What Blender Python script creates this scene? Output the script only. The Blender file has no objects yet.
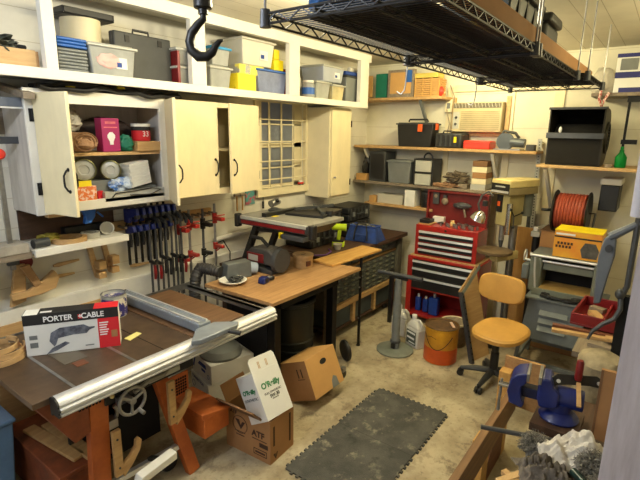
import bpy, bmesh, math, random
from mathutils import Vector, Matrix, noise, Euler
PI = math.pi
rnd = random.Random(7)
SC = bpy.context.scene
COL = SC.collection
def R(d): return math.radians(d)

# ------------------------------------------------------------------ camera
cam_d = bpy.data.cameras.new('camera'); cam = bpy.data.objects.new('camera', cam_d); COL.objects.link(cam)
cam_d.sensor_width = 36; cam_d.lens = 465/640*36; cam_d.clip_start = 0.05
cam.matrix_world = Matrix(((0.59762362, 0.17339502, -0.78280277, 0),
                           (-0.80160564, 0.1493884, -0.57888817, 0),
                           (0.01656532, 0.97345635, 0.22827246, 2.1), (0, 0, 0, 1)))
SC.camera = cam
# ------------------------------------------------------------------ world, light, exposure
W = bpy.data.worlds.new('world'); SC.world = W; W.use_nodes = True
W.node_tree.nodes['Background'].inputs[0].default_value = (0.55, 0.68, 0.9, 1)
W.node_tree.nodes['Background'].inputs[1].default_value = 0.25
def area(name, loc, rot, sx, sy, power, color):
    d = bpy.data.lights.new(name, 'AREA'); d.shape = 'RECTANGLE'; d.size = sx; d.size_y = sy
    d.energy = power; d.color = color
    o = bpy.data.objects.new(name, d); COL.objects.link(o); o.location = loc; o.rotation_euler = rot
    return o
WARM = (1.0, 0.86, 0.46)
def tube_light(name, x, y, power, color):
    for k in range(4):
        d = bpy.data.lights.new(name, 'POINT'); d.energy = power/4; d.color = color; d.shadow_soft_size = 0.05
        o = bpy.data.objects.new(name, d); COL.objects.link(o); o.location = (x-0.48+0.32*k, y, 2.74)
tube_light('tube_light_near', 2.15, 1.62, 60, (1.0, 0.88, 0.58))
tube_light('tube_light_far', 4.15, 1.62, 46, WARM)
tube_light('tube_light_right', 3.6, -0.15, 18, WARM)
tube_light('added_cool_light', 0.15, 1.75, 44, (0.80, 0.88, 1.0))  # added overhead lamp for the cool light on the left side
area('daylight_doorway', (-1.75, 1.5, 1.75), (0, R(-90), 0), 1.4, 1.6, 10, (0.80, 0.88, 1.0))
SC.view_settings.view_transform = 'Standard'; SC.view_settings.look = 'None'
SC.view_settings.exposure = 0.38; SC.view_settings.gamma = 1; SC.view_settings.use_curve_mapping = False

# ------------------------------------------------------------------ materials
def lin(c):
    r = []
    for v in c:
        v = v/255
        r.append(v/12.92 if v <= 0.04045 else ((v+0.055)/1.055)**2.4)
    return (*r, 1)
MATS = {}
def mat(name, c, rough=0.6, metal=0.0, var=0.12, scale=6, bump=0.0, bscale=60, c2=None, stretch=(1, 1, 1), thr=(0.35, 0.65), spec=0.5, emit=0, trans=0, alpha=1, coat=0):
    if name in MATS: return MATS[name]
    m = bpy.data.materials.new(name); m.use_nodes = True; MATS[name] = m
    nt = m.node_tree; p = nt.nodes['Principled BSDF']; L = nt.links.new
    tc = nt.nodes.new('ShaderNodeTexCoord'); mp = nt.nodes.new('ShaderNodeMapping'); mp.inputs['Scale'].default_value = stretch
    L(tc.outputs['Object'], mp.inputs[0])
    n = nt.nodes.new('ShaderNodeTexNoise'); n.inputs['Scale'].default_value = scale; n.inputs['Detail'].default_value = 6; n.inputs['Roughness'].default_value = 0.65
    L(mp.outputs[0], n.inputs['Vector'])
    cr = nt.nodes.new('ShaderNodeValToRGB'); L(n.outputs['Fac'], cr.inputs[0])
    a = lin(c); b = lin(c2) if c2 else tuple(v*(1-2*var) for v in a[:3])+(1,)
    cr.color_ramp.elements[0].color = b; cr.color_ramp.elements[0].position = thr[0]
    cr.color_ramp.elements[1].color = a; cr.color_ramp.elements[1].position = thr[1]
    L(cr.outputs[0], p.inputs['Base Color'])
    p.inputs['Roughness'].default_value = rough; p.inputs['Metallic'].default_value = metal
    p.inputs['Specular IOR Level'].default_value = spec
    if coat: p.inputs['Coat Weight'].default_value = coat
    if trans: p.inputs['Transmission Weight'].default_value = trans; p.inputs['IOR'].default_value = 1.2
    if alpha < 1: p.inputs['Alpha'].default_value = alpha
    if bump:
        n2 = nt.nodes.new('ShaderNodeTexNoise'); n2.inputs['Scale'].default_value = bscale; n2.inputs['Detail'].default_value = 4
        L(mp.outputs[0], n2.inputs['Vector'])
        bp = nt.nodes.new('ShaderNodeBump'); bp.inputs['Strength'].default_value = bump; bp.inputs['Distance'].default_value = 0.01
        L(n2.outputs['Fac'], bp.inputs['Height']); L(bp.outputs[0], p.inputs['Normal'])
    return m
def wood(name, c, c2, ax=(1, 12, 12), scale=3, rough=0.6, bump=0.15):
    return mat(name, c, rough, c2=c2, stretch=ax, scale=scale, bump=bump, bscale=8, thr=(0.3, 0.7))
def lined(name, c, axis=2, period=0.2, depth=0.6, rough=0.7, width=0.03, dark=0.55, var=0.06, line_c=None, wr=0.0):
    """painted boards with grooves every `period` metres along an axis"""
    m = mat(name, c, rough, var=var, scale=3)
    nt = m.node_tree; L = nt.links.new; p = nt.nodes['Principled BSDF']
    tc = [n for n in nt.nodes if n.type == 'TEX_COORD'][0]
    sx = nt.nodes.new('ShaderNodeSeparateXYZ'); L(tc.outputs['Object'], sx.inputs[0])
    d = nt.nodes.new('ShaderNodeMath'); d.operation = 'DIVIDE'; L(sx.outputs[axis], d.inputs[0]); d.inputs[1].default_value = period
    fr = nt.nodes.new('ShaderNodeMath'); fr.operation = 'FRACT'; L(d.outputs[0], fr.inputs[0])
    lt = nt.nodes.new('ShaderNodeMath'); lt.operation = 'LESS_THAN'; L(fr.outputs[0], lt.inputs[0]); lt.inputs[1].default_value = width
    mx = nt.nodes.new('ShaderNodeMixRGB'); mx.blend_type = 'MULTIPLY'
    cr = [n for n in nt.nodes if n.type == 'VALTORGB'][0]
    L(cr.outputs[0], mx.inputs[1]); mx.inputs[2].default_value = (dark, dark*0.95, dark*0.85, 1); L(lt.outputs[0], mx.inputs[0])
    L(mx.outputs[0], p.inputs['Base Color'])
    inv = nt.nodes.new('ShaderNodeMath'); inv.operation = 'SUBTRACT'; inv.inputs[0].default_value = 1; L(lt.outputs[0], inv.inputs[1])
    bp = nt.nodes.new('ShaderNodeBump'); bp.inputs['Strength'].default_value = depth; bp.inputs['Distance'].default_value = 0.006
    L(inv.outputs[0], bp.inputs['Height']); L(bp.outputs[0], p.inputs['Normal'])
    return m

m_wall = lined('painted siding', (226, 222, 208), 2, 0.185, dark=0.75, width=0.022)
m_wallb = lined('painted board wall', (226, 221, 200), 2, 0.36, dark=0.75, width=0.012)
m_found = mat('painted foundation', (225, 222, 212), 0.8, var=0.08, scale=3, bump=0.2, bscale=20)
m_ceil = lined('ceiling boards', (214, 208, 190), 1, 0.16, dark=0.6, width=0.03)
m_white = mat('white paint', (228, 225, 215), 0.55, var=0.05, scale=4)
m_cream = mat('cream paint', (230, 218, 182), 0.5, var=0.05, scale=4)
m_cab = mat('cabinet paint', (232, 218, 178), 0.5, var=0.05, scale=3, stretch=(3, 3, 1))
m_cabgrey = mat('primed cabinet side', (196, 190, 182), 0.7, var=0.12, scale=3, stretch=(6, 6, 1))
m_post = mat('weathered lilac grey paint', (206, 198, 206), 0.7, c2=(172, 162, 168), scale=2.5, stretch=(10, 10, 1), bump=0.25, bscale=5)
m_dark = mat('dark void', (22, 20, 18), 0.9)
m_black = mat('black plastic', (30, 30, 31), 0.45, var=0.2)
m_blackm = mat('black iron', (28, 27, 27), 0.45, metal=0.4, var=0.2)
m_char = mat('charcoal plastic', (58, 60, 60), 0.55, var=0.15)
m_grey = mat('grey plastic', (120, 124, 124), 0.5, var=0.1)
m_lgrey = mat('light grey plastic', (178, 178, 170), 0.4, var=0.06)
m_dgrey = mat('dark grey steel', (78, 80, 84), 0.45, metal=0.3, var=0.15)
m_steel = mat('brushed steel', (168, 168, 168), 0.35, metal=0.85, var=0.15, scale=12)
m_alu = mat('aluminium', (222, 224, 228), 0.42, metal=0.6, var=0.06)
m_chrome = mat('chrome', (215, 215, 215), 0.15, metal=1.0, var=0.02)
m_iron = mat('oiled cast iron', (104, 84, 66), 0.42, metal=0.35, c2=(70, 56, 44), scale=5)
m_orange = mat('orange enamel', (200, 108, 46), 0.5, c2=(160, 78, 30), scale=4)
m_dorange = mat('dark orange enamel', (152, 78, 40), 0.6, c2=(98, 48, 26), scale=4)  # darker, browner orange with mottling
m_red = mat('red enamel', (172, 36, 30), 0.35, var=0.12, coat=0.3)
m_dred = mat('dark red', (128, 22, 26), 0.4, var=0.15)
m_brred = mat('bright red plastic', (226, 58, 40), 0.4, var=0.05)
m_blue = mat('blue enamel', (26, 42, 116), 0.4, var=0.2, coat=0.15)
m_bblue = mat('bright blue', (36, 96, 180), 0.5, var=0.1)
m_green = mat('green plastic', (20, 140, 60), 0.35, var=0.1, trans=0.2)
m_teal = mat('teal', (22, 120, 96), 0.6)
m_yellow = mat('yellow', (246, 222, 30), 0.5, var=0.05)
m_orng = mat('orange plastic', (240, 96, 30), 0.45)
m_tyel = mat('tan yellow vinyl', (200, 152, 74), 0.5, var=0.08, scale=5, bump=0.08, bscale=30)
m_ply = wood('plywood top', (184, 144, 96), (150, 110, 68))
m_plyy = wood('plywood', (196, 160, 108), (170, 132, 84))
m_pine = wood('pine', (206, 172, 122), (180, 142, 92))
m_pinez = wood('pine upright', (206, 160, 96), (172, 124, 68), ax=(12, 12, 1))
m_oak = wood('orange stained board', (208, 166, 96), (180, 132, 66))
m_brown = wood('dark brown wood', (84, 58, 42), (56, 38, 28))
m_greyw = wood('grey old wood', (150, 136, 116), (110, 98, 84))
m_mahog = wood('mahogany board', (120, 70, 44), (92, 50, 32))
m_card = mat('cardboard', (166, 122, 78), 0.85, var=0.07, scale=5)
m_cardo = mat('orange cardboard', (200, 154, 92), 0.8, var=0.06, scale=5)
m_cardd = mat('dark cardboard', (122, 88, 58), 0.85, var=0.08, scale=5)
m_paper = mat('white carton', (226, 226, 222), 0.6, var=0.03)
m_magenta = mat('magenta carton', (160, 30, 96), 0.5, var=0.05)
m_ink = mat('black ink', (30, 28, 28), 0.7, var=0.02)
m_brownink = mat('brown ink', (66, 40, 26), 0.8, var=0.02)
m_greenink = mat('green ink', (30, 120, 66), 0.7, var=0.02)
m_blueink = mat('blue ink', (36, 66, 140), 0.7, var=0.02)
m_whiteink = mat('white ink', (235, 235, 235), 0.6, var=0.02)
m_redink = mat('red ink', (208, 34, 44), 0.5, var=0.02)
m_pink = mat('pink cloth', (226, 120, 128), 0.8, var=0.2, scale=14)
m_cloth = mat('white rag', (230, 224, 214), 0.95, var=0.12, scale=9, bump=0.5, bscale=40)
m_greyc = mat('grey rag', (122, 114, 106), 0.95, var=0.3, scale=9, bump=0.6, bscale=40)
m_brc = mat('brown cloth', (176, 138, 106), 0.95, var=0.2, scale=9, bump=0.5, bscale=60)
m_wool = mat('steel wool', (160, 157, 150), 0.8, metal=0.2, var=0.4, scale=40, bump=1.0, bscale=90)
m_bag = mat('cloudy poly bag', (220, 214, 200), 0.25, var=0.1, scale=12, trans=0.35, bump=0.5, bscale=20)
m_bin = mat('cloudy clear plastic', (186, 188, 184), 0.3, var=0.12, scale=9, trans=0.25)
m_bbin = mat('cloudy blue plastic', (150, 160, 196), 0.3, var=0.15, scale=9, trans=0.25)
m_tote = mat('pale grey tote plastic', (196, 192, 178), 0.4, var=0.04)
m_pgreen = mat('grey green enamel', (124, 130, 120), 0.5, var=0.12, metal=0.1)
m_sgreen = mat('blue grey enamel', (112, 120, 122), 0.5, var=0.14, metal=0.1)
m_bgrey = mat('blue grey paint', (104, 111, 122), 0.45, var=0.1, metal=0.1)
m_brass = mat('beige machine enamel', (222, 204, 140), 0.4, var=0.08)
m_rope = mat('orange cord jacket', (166, 74, 52), 0.5, var=0.15, scale=20)
m_foam = mat('grey foam rubber', (86, 86, 80), 0.85, c2=(66, 66, 63), scale=5, bump=0.5, bscale=160, thr=(0.4, 0.62))
m_glass = mat('frosted window glass', (158, 162, 166), 0.35, var=0.1, trans=0.45)
m_lime = mat('lime plastic', (190, 222, 30), 0.45, var=0.04)
m_bagb = mat('blue canvas', (34, 66, 138), 0.8, var=0.25, scale=12, bump=0.3, bscale=80)
m_canvas = mat('beige canvas roll', (176, 162, 132), 0.9, var=0.25, scale=7, bump=0.7, bscale=25)
m_purple = mat('purple plastic', (110, 60, 150), 0.5)
m_drawer = mat('blue grey drawer front', (96, 102, 98), 0.5, var=0.15, scale=9)

# concrete floor
m_floor = mat('worn concrete', (182, 170, 142), 0.75, c2=(130, 116, 90), scale=2.2, bump=0.25, bscale=30, thr=(0.33, 0.6))
def stain(m, c, scale, lo, hi, strength):
    nt = m.node_tree; L = nt.links.new; p = nt.nodes['Principled BSDF']
    src = p.inputs['Base Color'].links[0].from_socket
    tc = [n for n in nt.nodes if n.type == 'TEX_COORD'][0]
    n = nt.nodes.new('ShaderNodeTexNoise'); n.inputs['Scale'].default_value = scale; n.inputs['Detail'].default_value = 7; n.inputs['Roughness'].default_value = 0.7
    L(tc.outputs['Object'], n.inputs['Vector'])
    mr = nt.nodes.new('ShaderNodeMapRange'); L(n.outputs['Fac'], mr.inputs[0])
    mr.inputs[1].default_value = lo; mr.inputs[2].default_value = hi; mr.inputs[4].default_value = strength
    mx = nt.nodes.new('ShaderNodeMixRGB'); L(mr.outputs[0], mx.inputs[0]); L(src, mx.inputs[1]); mx.inputs[2].default_value = lin(c)
    L(mx.outputs[0], p.inputs['Base Color'])
stain(m_floor, (84, 70, 54), 5.5, 0.54, 0.66, 0.8)
stain(m_floor, (96, 82, 62), 24, 0.55, 0.68, 0.6)
stain(m_floor, (214, 200, 170), 11, 0.58, 0.72, 0.5)
stain(m_foam, (150, 142, 124), 9, 0.56, 0.68, 0.7)
stain(m_foam, (44, 44, 42), 6, 0.58, 0.66, 0.7)
stain(m_foam, (170, 160, 138), 30, 0.64, 0.72, 0.6)
stain(m_ply, (110, 74, 42), 7, 0.58, 0.72, 0.5)
stain(m_iron, (140, 124, 104), 8, 0.6, 0.75, 0.4)

# ------------------------------------------------------------------ mesh builder
class B:
    def __init__(s): s.bm = bmesh.new()
    def _add(s, vs, fs, M=None):
        v = [s.bm.verts.new(M @ Vector(p) if M else p) for p in vs]
        for f in fs:
            try: s.bm.faces.new([v[i] for i in f])
            except ValueError: pass
        return s
    def box(s, x0, x1, y0, y1, z0, z1, M=None):
        return s._add([(x0, y0, z0), (x1, y0, z0), (x1, y1, z0), (x0, y1, z0), (x0, y0, z1), (x1, y0, z1), (x1, y1, z1), (x0, y1, z1)],
                      [(0, 3, 2, 1), (4, 5, 6, 7), (0, 1, 5, 4), (1, 2, 6, 5), (2, 3, 7, 6), (3, 0, 4, 7)], M)
    def taper(s, a, b, z0, z1, M=None):
        """a, b = (x0,x1,y0,y1) at bottom and top"""
        return s._add([(a[0], a[2], z0), (a[1], a[2], z0), (a[1], a[3], z0), (a[0], a[3], z0), (b[0], b[2], z1), (b[1], b[2], z1), (b[1], b[3], z1), (b[0], b[3], z1)],
                      [(0, 3, 2, 1), (4, 5, 6, 7), (0, 1, 5, 4), (1, 2, 6, 5), (2, 3, 7, 6), (3, 0, 4, 7)], M)
    def shell(s, x0, x1, y0, y1, z0, z1, t=0.004):
        """open-topped box"""
        s.box(x0, x1, y0, y1, z0, z0+t)
        s.box(x0, x0+t, y0, y1, z0+t, z1); s.box(x1-t, x1, y0, y1, z0+t, z1)
        s.box(x0+t, x1-t, y0, y0+t, z0+t, z1); s.box(x0+t, x1-t, y1-t, y1, z0+t, z1); return s
    def frame(s, p0, p1, up=(0, 0, 1)):
        d = (Vector(p1)-Vector(p0)); L = d.length; d.normalize(); u = Vector(up)
        if abs(d.dot(u)) > 0.98: u = Vector((1, 0, 0))
        x = u.cross(d).normalized(); y = d.cross(x)
        M = Matrix.Identity(4)
        for i in range(3): M[i][0], M[i][1], M[i][2], M[i][3] = x[i], y[i], d[i], p0[i]
        return M, L
    def bar(s, p0, p1, w, h, up=(0, 0, 1)):
        M, L = s.frame(p0, p1, up); return s.box(-w/2, w/2, -h/2, h/2, 0, L, M)
    def lathe(s, prof, M=None, n=24):
        k = len(prof); vs = []; fs = []
        for (r, z) in prof:
            for i in range(n):
                a = 2*PI*i/n; vs.append((max(r, 0.0004)*math.cos(a), max(r, 0.0004)*math.sin(a), z))
        for j in range(k-1):
            for i in range(n):
                fs.append((j*n+i, j*n+(i+1) % n, (j+1)*n+(i+1) % n, (j+1)*n+i))
        fs.append(tuple(range(n-1, -1, -1))); fs.append(tuple((k-1)*n+i for i in range(n)))
        return s._add(vs, fs, M)
    def cyl(s, p0, p1, r, r2=None, n=16):
        M, L = s.frame(p0, p1); return s.lathe([(r, 0), (r if r2 is None else r2, L)], M, n)
    def ring(s, c, axis, R0, r, n=24, m=8, arc=1.0, start=0.0):
        ax = Vector(axis).normalized(); u = ax.orthogonal().normalized(); v = ax.cross(u)
        k = int(n*arc)+1 if arc < 1 else n
        pts = [Vector(c)+R0*(math.cos(start+2*PI*arc*i/(k-(arc < 1)))*u+math.sin(start+2*PI*arc*i/(k-(arc < 1)))*v) for i in range(k)]
        return s.tube(pts, r, m, closed=arc >= 1)
    def tube(s, pts, r, n=8, closed=False):
        pts = [Vector(p) for p in pts]; k = len(pts); rows = []
        rr = r if isinstance(r, (list, tuple)) else [r]*k
        prev = None
        for i, p in enumerate(pts):
            a = pts[(i-1) % k] if (closed or i) else p
            b = pts[(i+1) % k] if (closed or i < k-1) else p
            t = (b-a).normalized()
            if prev is None: u = t.orthogonal().normalized()
            else:
                u = prev-t*prev.dot(t)
                u = u.normalized() if u.length > 1e-5 else t.orthogonal().normalized()
            prev = u; v = t.cross(u)
            rows.append([s.bm.verts.new(p+rr[i]*(math.cos(2*PI*j/n)*u+math.sin(2*PI*j/n)*v)) for j in range(n)])
        m = k if closed else k-1
        for i in range(m):
            A = rows[i]; Bq = rows[(i+1) % k]
            for j in range(n): s.bm.faces.new([A[j], A[(j+1) % n], Bq[(j+1) % n], Bq[j]])
        if not closed: s.bm.faces.new(rows[0][::-1]); s.bm.faces.new(rows[-1])
        return s
    def prism(s, poly, plane, a, b, M=None):
        f = {'xy': lambda u, v, w: (u, v, w), 'xz': lambda u, v, w: (u, w, v), 'yz': lambda u, v, w: (w, u, v)}[plane]
        n = len(poly); vs = [f(u, v, a) for u, v in poly]+[f(u, v, b) for u, v in poly]
        fs = [tuple(range(n)), tuple(range(2*n-1, n-1, -1))]+[(i, i+n, (i+1) % n+n, (i+1) % n) for i in range(n)]
        return s._add(vs, fs, M)
    def blob(s, c, r, sub=3, amp=0.0, fr=3.0, seed=0, flat=None):
        t = bmesh.new(); bmesh.ops.create_icosphere(t, subdivisions=sub, radius=1)
        idx = {}
        for v in t.verts:
            d = v.co.copy(); k = 1+amp*noise.noise(d*fr+Vector((seed*7.3, seed, 0)))+amp*0.6*noise.noise(d*fr*2.7+Vector((0, seed*3.1, 4)))
            p = Vector((d.x*r[0]*k, d.y*r[1]*k, d.z*r[2]*k))
            if flat is not None: p.z = max(p.z, -r[2]*flat)
            idx[v.index] = s.bm.verts.new(p+Vector(c))
        for f in t.faces: s.bm.faces.new([idx[v.index] for v in f.verts])
        t.free(); return s
    def xf(s, M):
        for v in s.bm.verts: v.co = M @ v.co
        return s
def link(o, parent=None):
    COL.objects.link(o)
    if parent: o.parent = parent
    return o
def obj(name, b, m, parent=None, bev=0.0, smooth=True, loc=None, rz=0, label=None, cat=None, group=None, kind=None):
    bmesh.ops.recalc_face_normals(b.bm, faces=b.bm.faces)
    me = bpy.data.meshes.new(name); b.bm.to_mesh(me); b.bm.free(); me.materials.append(m)
    if smooth:
        me.shade_smooth(); me.set_sharp_from_angle(angle=0.6)
    o = bpy.data.objects.new(name, me); link(o, parent)
    if loc: o.location = loc
    if rz: o.rotation_euler.z = rz
    if bev:
        md = o.modifiers.new('bevel', 'BEVEL'); md.width = bev; md.segments = 2; md.limit_method = 'ANGLE'; md.angle_limit = 0.8
    if label: o['label'] = label
    if cat: o['category'] = cat
    if group: o['group'] = group
    if kind: o['kind'] = kind
    return o
def struct(name, b, m, parent=None, bev=0, kind='structure'):
    o = obj(name, b, m, parent, bev)
    if parent is None: o['kind'] = kind
    return o
def thing(name, label, cat, loc=(0, 0, 0), rz=0, group=None, rot=None):
    o = bpy.data.objects.new(name, None); COL.objects.link(o); o.empty_display_size = 0.05
    o.location = loc; o.rotation_euler = rot if rot else (0, 0, rz)
    o['label'] = label; o['category'] = cat
    if group: o['group'] = group
    return o
def dup(root, loc, rz=0, label=None, group=None, rot=None):
    r = root.copy(); COL.objects.link(r); r.location = loc; r.rotation_euler = rot if rot else (0, 0, rz)
    if label: r['label'] = label
    if group: r['group'] = group
    for ch in list(root.children):
        c = ch.copy(); COL.objects.link(c); c.parent = r
        for g in ch.children:
            d = g.copy(); COL.objects.link(d); d.parent = c
    return r
FX = (R(90), 0, R(-90))     # lettering on a face that looks towards -x
FY = (R(90), 0, 0)          # lettering on a face that looks towards -y
def text(s, size, loc, rot, m, parent, name='lettering', ext=0.0006, sx=1.0, bold=0.0):
    cu = bpy.data.curves.new('t', 'FONT'); cu.body = s; cu.size = size; cu.extrude = ext; cu.align_x = 'CENTER'; cu.align_y = 'CENTER'; cu.offset = bold
    t = bpy.data.objects.new('t', cu); COL.objects.link(t)
    bpy.context.view_layer.update()
    me = bpy.data.meshes.new_from_object(t.evaluated_get(bpy.context.evaluated_depsgraph_get()))
    bpy.data.objects.remove(t); me.materials.clear(); me.materials.append(m)
    o = bpy.data.objects.new(name, me); link(o, parent); o.location = loc; o.rotation_euler = rot; o.scale.x = sx
    return o

# ------------------------------------------------------------------ structure
struct('floor', B().box(-1.8, 5.4, -1.3, 3.3, -0.1, 0), m_floor)
struct('ceiling', B().box(-1.9, 5.4, -1.4, 3.3, 2.9, 3.0), m_ceil)
w = B(); w.box(-1.9, 3.30, 3.2, 3.3, 0.0, 2.9); w.box(4.02, 5.4, 3.2, 3.3, 0.0, 2.9); w.box(3.30, 4.02, 3.2, 3.3, 0, 1.53); w.box(3.30, 4.02, 3.2, 3.3, 2.38, 2.9)
struct('wall_left', w, m_wall)
struct('trim_1', B().box(-1.8, 5.29, 3.15, 3.2, 0.0, 0.98), m_found)
struct('wall_back', B().box(5.3, 5.4, -1.4, 3.3, 0, 2.9), m_wallb)
struct('wall_right', B().box(-1.9, 5.3, -1.4, -1.3, 0, 2.9), m_wallb)
w = B(); w.box(-1.9, -1.8, -1.3, 0.7, 0, 2.9); w.box(-1.9, -1.8, 2.4, 3.2, 0, 2.9); w.box(-1.9, -1.8, 0.7, 2.4, 2.5, 2.9)
struct('wall_front', w, m_wallb)
# window with bars in the left wall
wf = B(); wf.box(3.24, 3.32, 3.17, 3.21, 1.48, 2.42); wf.box(4.0, 4.03, 3.17, 3.21, 1.48, 2.42); wf.box(3.24, 4.03, 3.15, 3.22, 1.46, 1.53); wf.box(3.32, 4.0, 3.18, 3.21, 2.36, 2.42)
wn = struct('window_1', wf, m_cream)
s_ = B(); s_.box(3.31, 4.01, 3.235, 3.255, 1.93, 1.975); s_.box(3.31, 4.01, 3.235, 3.255, 1.53, 1.56); s_.box(3.31, 3.335, 3.235, 3.255, 1.53, 2.38); s_.box(3.885, 4.01, 3.235, 3.255, 1.53, 2.38)
for xx in (3.5, 3.68): s_.box(xx, xx+0.014, 3.235, 3.25, 1.53, 2.38)
for zz in (1.72, 2.15): s_.box(3.31, 4.01, 3.235, 3.25, zz, zz+0.014)
obj('window_sash', s_, m_cream, wn)
obj('window_pane', B().box(3.31, 3.9, 3.258, 3.266, 1.53, 2.38), m_glass, wn)
g = B()
for xx in (3.42, 3.60, 3.78, 3.93): g.cyl((xx, 3.17, 1.5), (xx, 3.17, 2.40), 0.006, n=8)
for zz in (1.62, 1.80, 1.99, 2.2): g.cyl((3.27, 3.165, zz), (4.0, 3.165, zz), 0.006, n=8)
obj('security_bar', g, m_cream, wn)
# battens on the back wall
struct('trim_2', B().box(5.28, 5.3, 1.40, 1.47, 0, 2.6), m_cream)
struct('trim_3', B().box(5.28, 5.3, 0.93, 1.02, 0, 2.6), m_cream)
struct('trim_4', B().box(5.265, 5.3, -1.3, 2.05, 2.55, 2.62), m_cream)
struct('trim_5', B().box(5.28, 5.3, 2.08, 2.14, 0, 2.6), m_cream)
# near post at the right edge of the view
pt = struct('trim_6', B().box(1.0, 1.13, -0.32, 0.022, 0, 2.9), m_post)
obj('casing_board', B().box(0.978, 1.0, -0.32, 0.008, 1.88, 2.9), m_post, pt)
obj('casing_edge', B().cyl((1.0, 0.032, 1.96), (1.0, 0.044, 2.9), 0.012), mat('lilac white paint', (206, 202, 210), 0.5, var=0.04), pt)

# fluorescent fixtures (above the picture)
def fixture(x, y, label):
    t = thing('fluorescent_fixture', label, 'ceiling light', (x, y, 2.9))
    obj('housing', B().prism([(-0.08, -0.06), (0.08, -0.06), (0.05, 0), (-0.05, 0)], 'yz', -0.62, 0.62), m_white, t)
    tb = B(); tb.cyl((-0.6, -0.04, -0.078), (0.6, -0.04, -0.078), 0.016); tb.cyl((-0.6, 0.04, -0.078), (0.6, 0.04, -0.078), 0.016)
    e = bpy.data.materials.get('lit tube')
    if not e:
        e = bpy.data.materials.new('lit tube'); e.use_nodes = True
        p = e.node_tree.nodes['Principled BSDF']; p.inputs['Emission Color'].default_value = (1, 0.86, 0.6, 1); p.inputs['Emission Strength'].default_value = 2
    obj('tube', tb, e, t)
fixture(2.15, 1.62, 'fluorescent ceiling light over the foam mat')
fixture(4.15, 1.62, 'fluorescent ceiling light near the red tool chest')
fixture(0.15, 1.75, 'added unseen fluorescent light, cool fill over the near end of the table saw')  # unseen fixture added to go with the cool fill lamp
fixture(3.6, -0.15, 'fluorescent ceiling light over the right hand benches')

# ------------------------------------------------------------------ overhead shelf on the left wall
SH = 2.402
t = thing('overhead_shelf', 'long white built-in shelf above the wall cabinets and window', 'shelf', (0, 0, 0))
obj('shelf_board', B().box(-1.6, 4.56, 2.77, 3.2, 2.37, SH), m_white, t)
obj('front_edge', B().box(-1.6, 4.56, 2.75, 2.77, 2.348, SH+0.001), m_white, t, bev=0.003)
obj('top_rail', B().box(-1.6, 4.6, 2.75, 2.80, 2.825, 2.9), m_white, t)
for a, b in ((0.1, 0.19), (1.235, 1.30), (2.20, 2.325), (3.24, 3.38), (4.40, 4.56)):
    obj('post', B().box(a, b, 2.752, 2.80, SH, 2.835), m_white, t, bev=0.003)

# ------------------------------------------------------------------ wall cabinets
def pull(parent, loc, rot, h=0.12):
    b = B(); b.tube([(0, 0, h/2), (0, -0.012, h/2-0.005), (0, -0.028, h/4), (0, -0.03, 0), (0, -0.028, -h/4), (0, -0.012, -h/2+0.005), (0, 0, -h/2)], 0.0055, 8)
    b.lathe([(0.011, 0), (0.009, 0.004)], Matrix.Translation((0, 0, h/2)) @ Matrix.Rotation(R(90), 4, 'X'), 10)
    b.lathe([(0.011, 0), (0.009, 0.004)], Matrix.Translation((0, 0, -h/2)) @ Matrix.Rotation(R(90), 4, 'X'), 10)
    o = obj('handle', b, m_blackm, parent); o.location = loc; o.rotation_euler = rot; return o
def hinge(parent, loc, rz=0):
    b = B(); b.box(-0.013, 0.013, -0.006, 0, -0.035, 0.035); b.cyl((0, -0.008, -0.03), (0, -0.008, 0.03), 0.006, n=8)
    o = obj('hinge', b, m_blackm, parent); o.location = loc; o.rotation_euler.z = rz; return o
# open cabinet
c1 = thing('wall_cabinet', 'open white wall cabinet with both doors swung wide, full of supplies', 'cabinet', (1.15, 3.2, 1.6))
b = B(); b.box(0, 0.02, -0.31, 0, 0, 0.7); obj('side_panel', b, m_cabgrey, c1)
b = B(); b.box(0.88, 0.9, -0.31, 0, 0, 0.7); b.box(0.02, 0.88, -0.31, -0.01, 0.01, 0.03); b.box(0.02, 0.88, -0.31, -0.01, 0.68, 0.7); b.box(0.02, 0.88, -0.01, 0, 0, 0.7)
obj('body', b, m_cabgrey, c1)
b = B(); b.box(-0.002, 0.055, -0.33, -0.31, -0.005, 0.705); b.box(0.845, 0.9, -0.33, -0.31, -0.005, 0.705); b.box(0.055, 0.845, -0.33, -0.31, -0.005, 0.055); b.box(0.055, 0.845, -0.33, -0.31, 0.63, 0.705)
obj('face_frame', b, m_white, c1, bev=0.002)
obj('inner_shelf', B().box(0.02, 0.88, -0.30, -0.01, 0.325, 0.345), m_pine, c1)
def door(parent, w, h, hx, hz, ang, handle_side, m=m_cab, flip=1, hin=True, name='door'):
    """slab door hinged at (hx) on local front plane, opening angle ang; flip=-1 for hinge on the right"""
    x0, x1 = (0, w) if flip == 1 else (-w, 0)
    d = obj(name, B().box(x0, x1, -0.02, 0, 0, h), m, parent, bev=0.003)
    d.location = (hx, -0.335, hz); d.rotation_euler.z = ang
    hxp = (w-0.035)*flip
    pull(d, (hxp, -0.02, h*0.30), (0, 0, 0))
    return d
d = door(c1, 0.28, 0.67, 0.055, 0.01, R(-80), 1)
p2 = pull(d, (0.245, 0.0, 0.20), (0, 0, PI))
d2 = door(c1, 0.33, 0.69, 0.885, 0.0, R(63), 1, flip=-1)
hinge(c1, (0.028, -0.33, 0.15)); hinge(c1, (0.028, -0.33, 0.56))
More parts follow.
